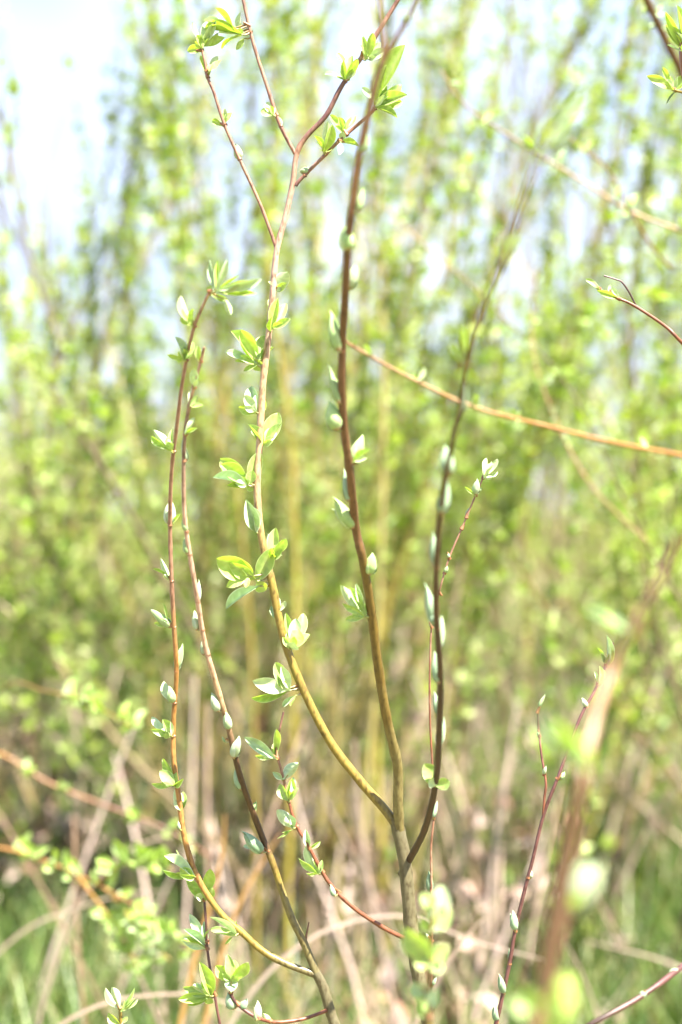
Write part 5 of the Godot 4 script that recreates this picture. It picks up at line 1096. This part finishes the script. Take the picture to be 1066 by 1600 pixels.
func face_normals(g: Geo) -> void:
	for k in range(0, g.i.size(), 3):
		var a := g.i[k]
		var b := g.i[k + 1]
		var c := g.i[k + 2]
		var nn := (g.v[c] - g.v[a]).cross(g.v[b] - g.v[a])
		g.n[a] += nn
		g.n[b] += nn
		g.n[c] += nn
	for k in g.n.size():
		g.n[k] = g.n[k].normalized() if g.n[k].length_squared() > 0.0 else Vector3(0, 0, 1)

# a closed bud: overlapping downy leaves wrapped to a spindle, brown scale at its foot
func bud_shape(body: Color, edge: Color, seed_: int) -> ArrayMesh:
	var g := Geo.new()
	var r := RandomNumberGenerator.new()
	r.seed = seed_
	var scale_col := Color(0.30, 0.12, 0.06)
	for wrap in 3:
		var turn := TAU * wrap / 3.0 + r.randf() * 0.5
		var top := 1.0 - 0.14 * wrap
		var rows := 9
		var cols := 7
		var start := g.v.size()
		for k in rows:
			var t := float(k) / (rows - 1)
			var rad := 0.5 * pow(sin(PI * (0.06 + 0.92 * pow(t, 0.8))), 0.75) * (1.0 + 0.04 * wrap)
			if t > 0.8 and wrap > 0:
				rad *= 1.0 + 0.5 * (t - 0.8)
			for s in cols:
				var u := float(s) / (cols - 1) - 0.5
				var half := PI * (1.45 if wrap == 0 else 1.0) * (1.0 - 0.7 * pow(t, 3.0))
				var th := turn + u * half
				g.v.append(Vector3(cos(th) * rad, t * top, sin(th) * rad))
				g.n.append(Vector3.ZERO)
				var col := body.lerp(edge, clampf(absf(u) * 2.2 - 0.55, 0, 1))
				if k == 0:
					col = scale_col
				var bl := 1.0 + 0.2 * noise.get_noise_3d(th * 2.0, t * 12.0, seed_)
				g.c.append(Color(col.r * bl, col.g * bl, col.b * bl))
		for k in rows - 1:
			for s in cols - 1:
				var p := start + k * cols + s
				g.i.append_array(PackedInt32Array([p, p + cols, p + 1, p + 1, p + cols, p + cols + 1]))
	face_normals(g)
	return g.mesh()

func make_leaf_meshes() -> void:
	var rib := Color(0.48, 0.60, 0.20)
	var pale := Color(0.66, 0.74, 0.42)
	var kinds := {
		"g": [Color(0.33, 0.47, 0.15), rib, pale],
		"y": [Color(0.41, 0.56, 0.12), Color(0.5, 0.62, 0.2), Color(0.64, 0.74, 0.34)],
		"w": [Color(0.42, 0.52, 0.28), Color(0.5, 0.62, 0.3), Color(0.62, 0.69, 0.50)],
		"s": [Color(0.33, 0.45, 0.22), Color(0.4, 0.52, 0.3), Color(0.56, 0.65, 0.48)],
	}
	for k in kinds:
		var c: Array = kinds[k]
		leaf_mesh[k] = [
			leaf_shape(0.2, -0.22, 1.0, c[0], c[1], c[2], 0.72),
			leaf_shape(0.45, 0.12, 0.6, c[0], c[1], c[2], 0.8),
			leaf_shape(0.7, -0.1, 0.4, c[0], c[1], c[2], 0.75),
			leaf_shape(0.3, 0.28, 0.9, c[0], c[1], c[2], 0.7),
		]
	leaf_mesh["bw"] = [bud_shape(Color(0.27, 0.37, 0.18), Color(0.46, 0.54, 0.38), 1), bud_shape(Color(0.32, 0.41, 0.23), Color(0.52, 0.58, 0.45), 2), bud_shape(Color(0.25, 0.36, 0.14), Color(0.42, 0.51, 0.32), 6)]
	leaf_mesh["bs"] = [bud_shape(Color(0.19, 0.30, 0.16), Color(0.40, 0.50, 0.34), 3), bud_shape(Color(0.23, 0.34, 0.19), Color(0.40, 0.50, 0.34), 4)]
	leaf_mesh["bg"] = [bud_shape(Color(0.28, 0.42, 0.14), Color(0.56, 0.66, 0.36), 5)]

func make_sapling(s: Dictionary) -> void:
	var root := thing(s.name, s.label, s.category, v3(s.base), s.group)
	var r := RandomNumberGenerator.new()
	r.seed = hash(s.label)
	for b in s.branches:
		var pts := PackedVector3Array()
		for p in b.path:
			pts.append(v3(p))
		var g := Geo.new()
		tube(g, smooth_path(pts, 7), b.r[0], b.r[1], b.bark, 10, 0.16)
		var feet := PackedVector3Array()
		# short stalks from the bark to leaves that stand off it
		for l in b.leaves:
			var foot := v3(l[4])
			var base := v3(l[1])
			if foot.distance_to(base) > 0.0018:
				var mid := foot.lerp(base, 0.5) + Vector3(0, -0.0008, 0)
				tube(g, PackedVector3Array([foot, mid, base]), 0.0008, 0.0005, [b.bark[b.bark.size() / 2], [0.4, 0.48, 0.16]], 5)
			# the rusty swelling under each bud
			var known := false
			for q in feet:
				known = known or q.distance_to(foot) < 0.004
			if known:
				continue
			feet.append(foot)
			var out := (v3(l[2]) - foot).normalized()
			var bump: float = 0.0011 + b.r[1] * 0.25
			tube(g, PackedVector3Array([foot - out * 0.001, foot + out * 0.0016, foot + out * 0.0042]), bump * 1.3, bump * 0.55, [[0.30, 0.13, 0.06], [0.34, 0.17, 0.07]], 6)
		var stem := part(root, b.name, g.mesh(), bark_mat)
		for l in b.leaves:
			var kind: String = l[0]
			var base := v3(l[1])
			var tip := v3(l[2])
			var d := tip - base
			var len := d.length()
			var y := d / len
			var roll := r.randf_range(-0.65, 0.65) + (0.4 if kind == "w" else 0.0)
			var z := (Vector3(0, 0.25, 1) - y * y.dot(Vector3(0, 0.25, 1))).normalized().rotated(y, roll)
			if kind == "w" and r.randf() < 0.5:
				z = -z
			var x := y.cross(z)
			var w: float = l[3] * (1.25 if kind.length() == 1 else 1.18)
			if kind.length() == 2:
				w *= r.randf_range(0.8, 1.15)
				len *= r.randf_range(0.8, 1.12)
			var deep := w if kind.length() == 2 else len * 0.8
			var list: Array = leaf_mesh[kind]
			var o := part(stem, "bud" if kind.length() == 2 else "leaf", list[r.randi() % list.size()], bud_mat if kind.length() == 2 else (down_mat if kind in ["w", "s"] else leaf_mat))
			o.transform = Transform3D(Basis(x * w, y * len, z * deep), base)
			# smaller leaves still opening in the same rosette
			if kind.length() == 1 and len > 0.009:
				for k in r.randi() % 3:
					var y2 := (y + Vector3(r.randfn(0, 0.5), r.randfn(0.15, 0.4), r.randfn(0.2, 0.6))).normalized()
					var z2 := (z + Vector3(r.randfn(0, 0.3), r.randfn(0, 0.3), r.randfn(0, 0.3)))
					z2 = (z2 - y2 * y2.dot(z2)).normalized()
					var k2: String = ["g", "y", "w", kind][r.randi() % 4]
					var l2 := len * r.randf_range(0.4, 0.75)
					var list2: Array = leaf_mesh[k2]
					var o2 := part(stem, "leaf", list2[r.randi() % list2.size()], down_mat if k2 in ["w", "s"] else leaf_mat)
					o2.transform = Transform3D(Basis(y2.cross(z2) * w * r.randf_range(0.45, 0.8), y2 * l2, z2 * l2 * 0.8), base)

# ------------------------------------------------------------------ ground

func make_ground() -> void:
	var g := Geo.new()
	var n := 90
	for a in n + 1:
		for b in n + 1:
			var u := (float(a) / n - 0.5) * 2.0
			var w := (float(b) / n - 0.5) * 2.0
			var p := Vector3(signf(u) * pow(absf(u), 2.2) * 150.0, 0, signf(w) * pow(absf(w), 2.2) * 150.0 - 3.0)
			var far := clampf(p.length() / 30.0, 0, 1)
			p.y = noise.get_noise_2d(p.x * 0.5, p.z * 0.5) * 0.05 * (1.0 - far) - 0.02
			g.v.append(p)
			g.n.append(Vector3.ZERO)
			g.c.append(Color(1, 1, 1))
	for a in n:
		for b in n:
			var p := a * (n + 1) + b
			g.i.append_array(PackedInt32Array([p, p + n + 1, p + 1, p + 1, p + n + 1, p + n + 2]))
	face_normals(g)
	for k in g.n.size():
		if g.n[k].y < 0.0:
			g.n[k] = -g.n[k]
	var m := plain(0.95)
	m.uv1_triplanar = true
	m.uv1_world_triplanar = true
	m.uv1_scale = Vector3(0.6, 0.6, 0.6)
	m.albedo_texture = noise_texture(0.02, [Color(0.26, 0.20, 0.13), Color(0.42, 0.35, 0.24), Color(0.36, 0.40, 0.18), Color(0.52, 0.45, 0.32)], [0.2, 0.42, 0.58, 0.8], 5, 512)
	var o := MeshInstance3D.new()
	o.name = "ground"
	o.mesh = g.mesh()
	o.material_override = m
	o.set_meta("kind", "structure")
	add_child(o)

# ------------------------------------------------------------------ the thicket behind

# one tuft of young leaves for far shoots, about one unit long
func tuft_mesh(leaves: int, seed_: int) -> ArrayMesh:
	var r := RandomNumberGenerator.new()
	r.seed = seed_
	var g := Geo.new()
	for k in leaves:
		var az := TAU * (k + r.randf() * 0.6) / leaves
		var open := r.randf_range(0.35, 1.15)
		var y := Vector3(cos(az) * sin(open), cos(open), sin(az) * sin(open))
		var x := y.cross(Vector3(r.randf() - 0.5, r.randf() - 0.5, r.randf() - 0.5)).normalized()
		var z := x.cross(y)
		var len := r.randf_range(0.65, 1.0)
		var wid := len * r.randf_range(0.2, 0.28)
		var base := y * 0.04
		var tone := r.randf_range(0.7, 1.0)
		var start := g.v.size()
		for q in [[0.0, 0.0, 0.0], [0.42, -1.0, 0.4], [0.5, 0.0, 0.0], [0.42, 1.0, 0.4], [1.0, 0.0, -0.5]]:
			g.v.append(base + y * len * q[0] + x * wid * q[1] + z * wid * q[2])
			g.n.append(Vector3.ZERO)
			g.c.append(Color(tone, tone, tone))
		g.i.append_array(PackedInt32Array([start, start + 1, start + 2, start, start + 2, start + 3, start + 1, start + 4, start + 2, start + 2, start + 4, start + 3]))
	face_normals(g)
	return g.mesh()

var tufts := []

func foliage(parent: Node3D, spots: Array, tints: Array) -> void:
	# spots: [position, direction, size]
	var placed := []
	for p in spots:
		# leaves come in flushes, with bare stretches between
		var at: Vector3 = p[0] + parent.position
		if noise.get_noise_3d(at.x * 1.7, at.y * 1.3, at.z * 1.7) < -0.09 + 0.25 * rng.randfn(0, 0.4):
			continue
		var y: Vector3 = p[1]
		var x := y.cross(Vector3(rng.randf() - 0.5, rng.randf() - 0.5, rng.randf() - 0.5)).normalized()
		var s: float = p[2]
		placed.append([Transform3D(Basis(x * s, y * s, x.cross(y) * s), p[0]), tints[rng.randi() % tints.size()]])
	var o := part(parent, "foliage", scattered(tufts, placed), leaf_mat)
	o.set_meta("kind", "stuff")

# many small copies of a few shapes joined into one mesh
func scattered(shapes: Array, placed: Array) -> ArrayMesh:
	var g := Geo.new()
	var src := []
	for m in shapes:
		src.append(m.surface_get_arrays(0))
	for k in placed.size():
		var a: Array = src[k % src.size()]
		var xf: Transform3D = placed[k][0]
		var c: Color = placed[k][1]
		var b := rng.randf_range(0.78, 1.2)
		var start := g.v.size()
		g.v.append_array(xf * (a[Mesh.ARRAY_VERTEX] as PackedVector3Array))
		g.n.append_array(Transform3D(xf.basis.orthonormalized(), Vector3.ZERO) * (a[Mesh.ARRAY_NORMAL] as PackedVector3Array))
		var cols := PackedColorArray()
		for q in (a[Mesh.ARRAY_COLOR] as PackedColorArray):
			cols.append(Color(c.r * b * q.r, c.g * b * q.r, c.b * b * q.r))
		g.c.append_array(cols)
		for q in (a[Mesh.ARRAY_INDEX] as PackedInt32Array):
			g.i.append(start + q)
	return g.mesh()

# stems given as paths; twigs and leaf tufts grow from their upper parts
func grow(root: Node3D, paths: Array, opt: Dictionary) -> void:
	var spots := []
	for path in paths:
		var pts: PackedVector3Array = smooth_path(path, 4)
		var g := Geo.new()
		var n := pts.size()
		var r0: float = opt.radius * rng.randf_range(0.7, 1.25)
		var bark: Array = opt.bark[rng.randi() % opt.bark.size()]
		tube(g, pts, r0, r0 * 0.3, [bark, bark], 6, 0.0)
		var total := 0.0
		for k in n - 1:
			total += pts[k].distance_to(pts[k + 1])
		# bare lower part, leaves above
		var leafless: float = opt.leafless
		var k_from := int(leafless * n)
		for k in range(k_from, n - 1):
			var t := float(k) / n
			var dir := (pts[k + 1] - pts[k]).normalized()
			var seg := pts[k].distance_to(pts[k + 1])
			var cnt := int(seg / opt.spacing + rng.randf())
			for q in cnt:
				if rng.randf() < opt.stem_leaf:
					spots.append([pts[k].lerp(pts[k + 1], rng.randf()), spread(dir, 0.9), opt.leaf * rng.randf_range(0.5, 1.4)])
			# twigs
			if rng.randf() < opt.twigs * seg:
				var len: float = opt.twig_len * rng.randf_range(0.5, 1.3) * (1.15 - 0.6 * t)
				var d := (dir + spread(dir, 1.0) * 0.9 + Vector3(0, 0.25, 0)).normalized()
				var tp := PackedVector3Array([pts[k]])
				for m in 4:
					d = (d + Vector3(0, 0.10, 0) + Vector3(rng.randfn(0, 0.10), rng.randfn(0, 0.06), rng.randfn(0, 0.10))).normalized()
					tp.append(tp[m] + d * len / 4.0)
				tube(g, tp, r0 * 0.28, r0 * 0.1, [bark, [bark[0] * 0.85, bark[1] * 0.65, bark[2] * 0.7]], 4)
				var lc := int(len / opt.spacing)
				for q in lc:
					var u := (q + rng.randf()) / lc
					if u < 0.12:
						continue
					var f := u * 4.0
					var j := mini(int(f), 3)
					spots.append([tp[j].lerp(tp[j + 1], f - j), spread((tp[j + 1] - tp[j]).normalized(), 0.8), opt.leaf * rng.randf_range(0.5, 1.4)])
		part(root, "stem", g.mesh(), bark_mat)
	foliage(root, spots, opt.tints)

func spread(dir: Vector3, amount: float) -> Vector3:
	var v := dir + Vector3(rng.randfn(0, 1), rng.randfn(0, 1), rng.randfn(0, 1)) * 0.6 * amount
	return v.normalized() if v.length() > 0.01 else dir

func fan(n: int, height: float, lean: float, foot: float) -> Array:
	var out := []
	var wind := Vector3(rng.randfn(0, 0.22), 0, rng.randfn(0, 0.1))
	for k in n:
		var az := TAU * (k + rng.randf()) / n
		var h := height * rng.randf_range(0.7, 1.08)
		var ln := lean * rng.randf_range(0.15, 1.0)
		var side := Vector3(cos(az), 0, sin(az))
		var p := side * foot * rng.randf_range(0.2, 1.0)
		var path := PackedVector3Array([p + Vector3(0, -0.06, 0)])
		var d := (Vector3.UP + side * ln * 1.2 + wind).normalized()
		var steps := 7
		for s in steps:
			path.append(path[s] + d * h / steps)
			d = (d + side * rng.randf_range(-0.05, 0.09) * ln + Vector3(rng.randfn(0, 0.11), 0.03, rng.randfn(0, 0.11))).normalized()
		out.append(path)
	return out

const OLIVE := [[0.38, 0.32, 0.06], [0.32, 0.25, 0.06], [0.42, 0.36, 0.13], [0.27, 0.23, 0.08]]
const MIXED := [[0.40, 0.32, 0.22], [0.34, 0.26, 0.10], [0.46, 0.37, 0.28], [0.26, 0.20, 0.12]]
const DARK := [[0.20, 0.17, 0.08], [0.24, 0.18, 0.10], [0.16, 0.13, 0.08]]

func make_thicket() -> void:
	for k in 4:
		tufts.append(tuft_mesh(5 + k % 2, 100 + k))
	var fresh := [Color(0.38, 0.51, 0.09), Color(0.44, 0.55, 0.11), Color(0.33, 0.48, 0.11), Color(0.27, 0.40, 0.10), Color(0.54, 0.61, 0.26), Color(0.44, 0.54, 0.20)]
	var near_opt := {"radius": 0.006, "bark": OLIVE, "leafless": 0.3, "spacing": 0.027, "stem_leaf": 0.6, "twigs": 13.0, "twig_len": 0.45, "leaf": 0.026, "tints": fresh}
	var bushes := [
		# x, z, stems, height, lean, foot, label, bark
		[-0.18, -3.1, 15, 2.7, 0.30, 0.16, "tall willow bush with crowded yellow olive stems behind the saplings", OLIVE],
		[0.45, -3.4, 9, 2.8, 0.34, 0.15, "tall willow bush of straight olive stems rising past the orange branch", OLIVE],
		[-1.1, -3.3, 8, 1.9, 0.5, 0.18, "willow bush with dark leaning stems beside the gap of bright sky", DARK],
		[1.2, -3.2, 9, 2.6, 0.6, 0.2, "willow bush with grey brown stems and thin light foliage above green grass", MIXED],
		[1.1, -2.9, 10, 1.7, 0.8, 0.14, "willow bush whose thin branches slant out across the clearing", MIXED],
		[-1.15, -3.0, 9, 1.3, 0.8, 0.14, "willow bush of thin slanting rods beside the low orange branches", MIXED],
		[-0.45, -4.9, 13, 3.3, 0.24, 0.2, "willow bush of pale stems seen through the crowded yellow ones", MIXED],
		[-0.05, -5.6, 11, 3.7, 0.24, 0.2, "tall pale willow bush deep behind the upright yellow stems", MIXED],
		[0.35, -5.0, 9, 3.4, 0.24, 0.2, "tall willow bush deep behind the straight olive stems", MIXED],
		[1.35, -5.6, 7, 3.4, 0.3, 0.2, "tall willow bush of tan stems at the far side of the grass", MIXED],
		[-1.9, -5.2, 10, 2.2, 0.4, 0.2, "low willow bush by the edge of the bright gap in the leaves", MIXED],
		[-0.62, -3.7, 16, 1.75, 0.55, 0.2, "bushy willow of thin crossing rods behind the leaning dark olive stems", MIXED],
		[-0.9, -4.3, 14, 1.9, 0.5, 0.25, "wide willow bush of tan rods beyond the low orange branches", OLIVE],
		[-0.92, -3.5, 5, 2.7, 0.28, 0.1, "tall sparse willow with few drooping twigs against the bright gap", DARK],
		[-0.35, -3.9, 12, 1.9, 0.5, 0.2, "willow bush of yellow rods filling the space behind the arching tan stems", OLIVE],
	]
	for b in bushes:
		var root := thing("willow_bush", b[6], "bush", Vector3(b[0], 0, b[1]), "willow bushes of the thicket")
		var opt := near_opt.duplicate()
		opt.bark = b[7]
		grow(root, fan(b[2], b[3], b[4], b[5]), opt)
	for b in traced_bushes:
		var root := thing("willow_bush", b.label, "bush", v3(b.base), "willow bushes of the thicket")
		var paths := []
		for p in b.stems:
			var path := PackedVector3Array()
			for q in p:
				path.append(v3(q))
			paths.append(path)
		var opt := near_opt.duplicate()
		opt.merge({"bark": DARK if b.bark == "dark" else OLIVE, "radius": b.radius, "leafless": b.leafless * 0.8}, true)
		grow(root, paths, opt)
	var low_spots := [
		[0.30, -2.9, 9, 1.15, 0.5, "young willow clump with bright leaves just past the dark curved stem"],
		[-0.62, -3.4, 10, 1.2, 0.6, "young leafy willow clump beneath the leaning dark olive stems"],
		[1.0, -4.0, 10, 1.3, 0.6, "young willow clump with thin stems beside the dry stalks in grass"],
		[-1.1, -4.2, 10, 1.3, 0.6, "young leafy willow clump at the foot of the bright gap"],
		[0.1, -3.9, 10, 1.4, 0.5, "young willow clump half hidden by the upright yellow stems"],
	]
	for b in low_spots:
		var root := thing("young_willow_clump", b[5], "bush", Vector3(b[0], 0, b[1]), "young willow clumps")
		var opt := near_opt.duplicate()
		opt.merge({"bark": MIXED, "radius": 0.005, "leafless": 0.2, "twigs": 8.0, "twig_len": 0.35, "leaf": 0.03}, true)
		grow(root, fan(b[2], b[3], b[4], 0.14), opt)
	make_dry_stalks()
	# farther bushes, copies of three
	var proto := []
	var far_opt := near_opt.duplicate()
	far_opt.merge({"radius": 0.012, "bark": MIXED, "leafless": 0.08, "spacing": 0.05, "twigs": 8.0, "twig_len": 0.7, "leaf": 0.05, "tints": [Color(0.50, 0.58, 0.20), Color(0.56, 0.62, 0.28), Color(0.42, 0.54, 0.16)]}, true)
	var spots := []
	for k in 18:
		var z := -7.0 - 0.7 * k
		spots.append(Vector3(rng.randf_range(-0.42, 0.42) * -z * 0.62, 0, z))
	for k in spots.size():
		var o: Node3D
		if k < 3:
			o = thing("distant_bush", "distant leafy willow bush of the soft green belt behind the thicket", "bush", spots[k], "distant bushes of the green belt")
			grow(o, fan(16, 2.0 + 0.2 * k, 0.5, 0.4), far_opt)
			proto.append(o)
		else:
			o = proto[k % 3].duplicate()
			o.name = numbered("distant_bush")
			add_child(o)
			o.position = spots[k]
			o.rotation.y = rng.randf() * TAU
			var s := rng.randf_range(0.75, 1.1)
			o.scale = Vector3(s, s, s)

# bleached stalks of last year standing in clumps under the willows
func make_dry_stalks() -> void:
	var pale := [[0.50, 0.38, 0.32], [0.40, 0.29, 0.22], [0.54, 0.43, 0.37], [0.26, 0.17, 0.11]]
	var clumps := [
		[-0.28, -2.35, 16, 0.75, "clump of pinkish dry stalks at the foot of the crowded yellow stems"],
		[0.12, -2.5, 18, 0.7, "clump of pale dry stalks just behind the grey forked trunk"],
		[0.42, -2.7, 16, 0.8, "clump of tan dry stalks behind the maroon whip"],
		[-0.62, -3.6, 14, 0.7, "clump of dry stalks beside the low willow with orange branches"],
		[0.85, -3.6, 16, 0.9, "clump of dry stalks standing in the green grass"],
		[-0.2, -4.2, 20, 1.0, "clump of tall dry stalks deep under the willow bushes"],
		[0.5, -4.4, 20, 1.0, "clump of tall brownish dry stalks behind the straight olive stems"],
	]
	for c in clumps:
		var root := thing("dry_stalk_clump", c[4], "dry stalks", Vector3(c[0], 0, c[1]), "clumps of dry stalks")
		for k in int(c[2]):
			var az := rng.randf() * TAU
			var side := Vector3(cos(az), 0, sin(az))
			var p := Vector3(rng.randfn(0, 0.22), -0.05, rng.randfn(0, 0.18))
			var path := PackedVector3Array([p])
			var d := (Vector3.UP + side * rng.randf_range(0.0, 0.55)).normalized()
			var h: float = c[3] * rng.randf_range(0.45, 1.1)
			for m in 4:
				path.append(path[m] + d * h / 4.0)
				d = (d + side * 0.06 + Vector3(rng.randfn(0, 0.07), 0, rng.randfn(0, 0.07))).normalized()
			var g := Geo.new()
			var col: Array = pale[rng.randi() % pale.size()]
			tube(g, smooth_path(path, 2), rng.randf_range(0.003, 0.007), 0.002, [col, col], 5)
			part(root, "stalk", g.mesh(), bark_mat)

# ------------------------------------------------------------------ straws, grass, litter

func blade(g: Geo, pts: PackedVector3Array, width: float, face: Vector3, cols: Array) -> void:
	var n := pts.size()
	var start := g.v.size()
	for k in n:
		var t := float(k) / (n - 1)
		var dir := (pts[mini(k + 1, n - 1)] - pts[maxi(k - 1, 0)]).normalized()
		var x := dir.cross(face).normalized()
		var z := x.cross(dir)
		var w := width * 0.5 * (1.0 - 0.85 * pow(t, 3.0))
		for s in [-1.0, 0.0, 1.0]:
			g.v.append(pts[k] + x * w * s + z * w * 0.35 * absf(s))
			g.n.append(Vector3.ZERO)
			var bl := 1.0 + 0.25 * noise.get_noise_2d(t * 20.0 + s, pts[0].x * 90.0)
			g.c.append(Color(cols[0] * bl, cols[1] * bl, cols[2] * bl))
	for k in n - 1:
		for s in 2:
			var p := start + k * 3 + s
			g.i.append_array(PackedInt32Array([p, p + 3, p + 1, p + 1, p + 3, p + 4]))

func make_straws() -> void:
	for s in straws:
		var pts := PackedVector3Array()
		for p in s.path:
			pts.append(v3(p))
		var base := pts[0]
		for k in pts.size():
			pts[k] -= base
		var g := Geo.new()
		blade(g, smooth_path(pts, 5), s.width, Vector3(0.1, 0.35, 1).normalized(), s.color)
		face_normals(g)
		var o := MeshInstance3D.new()
		o.name = numbered("dry_grass_blade")
		o.mesh = g.mesh()
		o.material_override = dry_mat
		o.position = base
		o.set_meta("label", s.label)
		o.set_meta("category", "dry grass")
		o.set_meta("group", "dry grass blades bent over among the stems")
		add_child(o)

func grass_tuft(n: int, seed_: int, lean: float) -> ArrayMesh:
	var r := RandomNumberGenerator.new()
	r.seed = seed_
	var g := Geo.new()
	for k in n:
		var az := r.randf() * TAU
		var out := Vector3(cos(az), 0, sin(az))
		var h := r.randf_range(0.5, 1.0)
		var p := out * r.randf() * 0.15
		var d := (Vector3.UP + out * r.randf_range(0.05, lean)).normalized()
		var pts := PackedVector3Array([p])
		for m in 3:
			pts.append(pts[m] + d * h / 3.0)
			d = (d + out * 0.22 * lean + Vector3(0, -0.1 * lean, 0)).normalized()
		var tone := r.randf_range(0.65, 1.0)
		var side := Vector3(-out.z, 0, out.x).rotated(Vector3.UP, r.randf_range(-1.2, 1.2)) * 0.014
		var start := g.v.size()
		for m in 4:
			for sgn in [-1.0, 1.0]:
				g.v.append(pts[m] + side * sgn * (1.0 - 0.3 * m + 0.02))
				g.n.append(Vector3.ZERO)
				g.c.append(Color(tone, tone, tone))
		for m in 3:
			var q := start + m * 2
			g.i.append_array(PackedInt32Array([q, q + 2, q + 1, q + 1, q + 2, q + 3]))
	face_normals(g)
	return g.mesh()

func scatter_stuff(called: String, label: String, category: String, meshes: Array, spots: Array, m: Material) -> void:
	var root := Node3D.new()
	root.name = called
	root.set_meta("kind", "stuff")
	root.set_meta("label", label)
	root.set_meta("category", category)
	add_child(root)
	var o := part(root, "patch", scattered(meshes, spots), m)
	o.set_meta("kind", "stuff")

func ground_y(x: float, z: float) -> float:
	var far := clampf(Vector2(x, z).length() / 30.0, 0, 1)
	return noise.get_noise_2d(x * 0.5, z * 0.5) * 0.05 * (1.0 - far) - 0.025

func make_ground_cover() -> void:
	var green := []
	var dry := []
	var litter := []
	var tones := [Color(0.08, 0.15, 0.025), Color(0.12, 0.19, 0.035), Color(0.06, 0.115, 0.025), Color(0.17, 0.23, 0.06), Color(0.22, 0.22, 0.08)]
	var drys := [Color(0.40, 0.31, 0.20), Color(0.32, 0.23, 0.14), Color(0.46, 0.36, 0.27), Color(0.27, 0.20, 0.09)]
	for k in 17000:
		var z := -1.6 - 12.0 * pow(rng.randf(), 1.7)
		var x := rng.randf_range(-1, 1) * (0.5 + 0.36 * -z)
		var sx := x / -z
		# open grass to the left and right of the bushes, straw and fallen leaves beneath them
		var p_green := clampf(0.30 + 6.0 * (absf(sx - 0.01) - 0.06) + 0.7 * noise.get_noise_2d(x * 1.6, z * 1.6), 0.08, 0.95)
		var basis := Basis(Vector3.UP, rng.randf() * TAU)
		var at := Vector3(x, ground_y(x, z), z)
		if rng.randf() < p_green:
			var s := rng.randf_range(0.18, 0.44)
			green.append([Transform3D(basis.scaled(Vector3(s, s, s)), at), tones[rng.randi() % tones.size()]])
		else:
			var s := rng.randf_range(0.14, 0.38)
			dry.append([Transform3D(basis.scaled(Vector3(s, s, s)), at), drys[rng.randi() % drys.size()]])
	var pinks := [Color(0.36, 0.25, 0.20), Color(0.46, 0.35, 0.30), Color(0.24, 0.14, 0.09), Color(0.16, 0.09, 0.05)]
	for k in 3500:
		var z := -1.8 - 5.0 * pow(rng.randf(), 1.3)
		var x := rng.randf_range(-1, 1) * (0.5 + 0.34 * -z)
		if noise.get_noise_2d(x * 1.9 + 7.0, z * 1.9) < -0.05 + 3.0 * (absf(x / -z - 0.01) - 0.08):
			continue
		var s := rng.randf_range(0.03, 0.07)
		var basis := Basis.from_euler(Vector3(rng.randfn(0, 0.7), rng.randf() * TAU, rng.randfn(0, 0.7)))
		litter.append([Transform3D(basis.scaled(Vector3(s, s, s)), Vector3(x, ground_y(x, z) + rng.randf() * 0.05, z)), pinks[rng.randi() % pinks.size()]])
	# heaps of bleached leaves and broken stalks
	for h in [[-0.74, -3.35, 0.3], [-0.66, -3.3, 0.2], [-0.1, -3.1, 0.35], [0.06, -3.0, 0.25], [0.32, -3.0, 0.3], [0.2, -2.6, 0.2]]:
		for k in 120:
			var x: float = h[0] + rng.randfn(0, 0.13)
			var z: float = h[1] + rng.randfn(0, 0.13)
			var s := rng.randf_range(0.04, 0.09)
			var basis := Basis.from_euler(Vector3(rng.randfn(0, 1.0), rng.randf() * TAU, rng.randfn(0, 1.0)))
			litter.append([Transform3D(basis.scaled(Vector3(s, s, s)), Vector3(x, ground_y(x, z) + absf(rng.randfn(0, 0.6)) * h[2], z)), pinks[rng.randi() % pinks.size()]])
	scatter_stuff("grass", "fresh green grass growing round the willow bushes", "grass", [grass_tuft(9, 1, 0.5), grass_tuft(9, 2, 0.7), grass_tuft(8, 3, 0.9)], green, grass_mat)
	scatter_stuff("dry_grass", "dry straw coloured grass under the willow stems", "dry grass", [grass_tuft(7, 4, 1.1), grass_tuft(7, 5, 1.5)], dry, dry_mat)
	scatter_stuff("leaf_litter", "pinkish brown fallen leaves lying under the bushes", "leaf litter", [tuft_mesh(2, 8), tuft_mesh(2, 9)], litter, dry_mat)
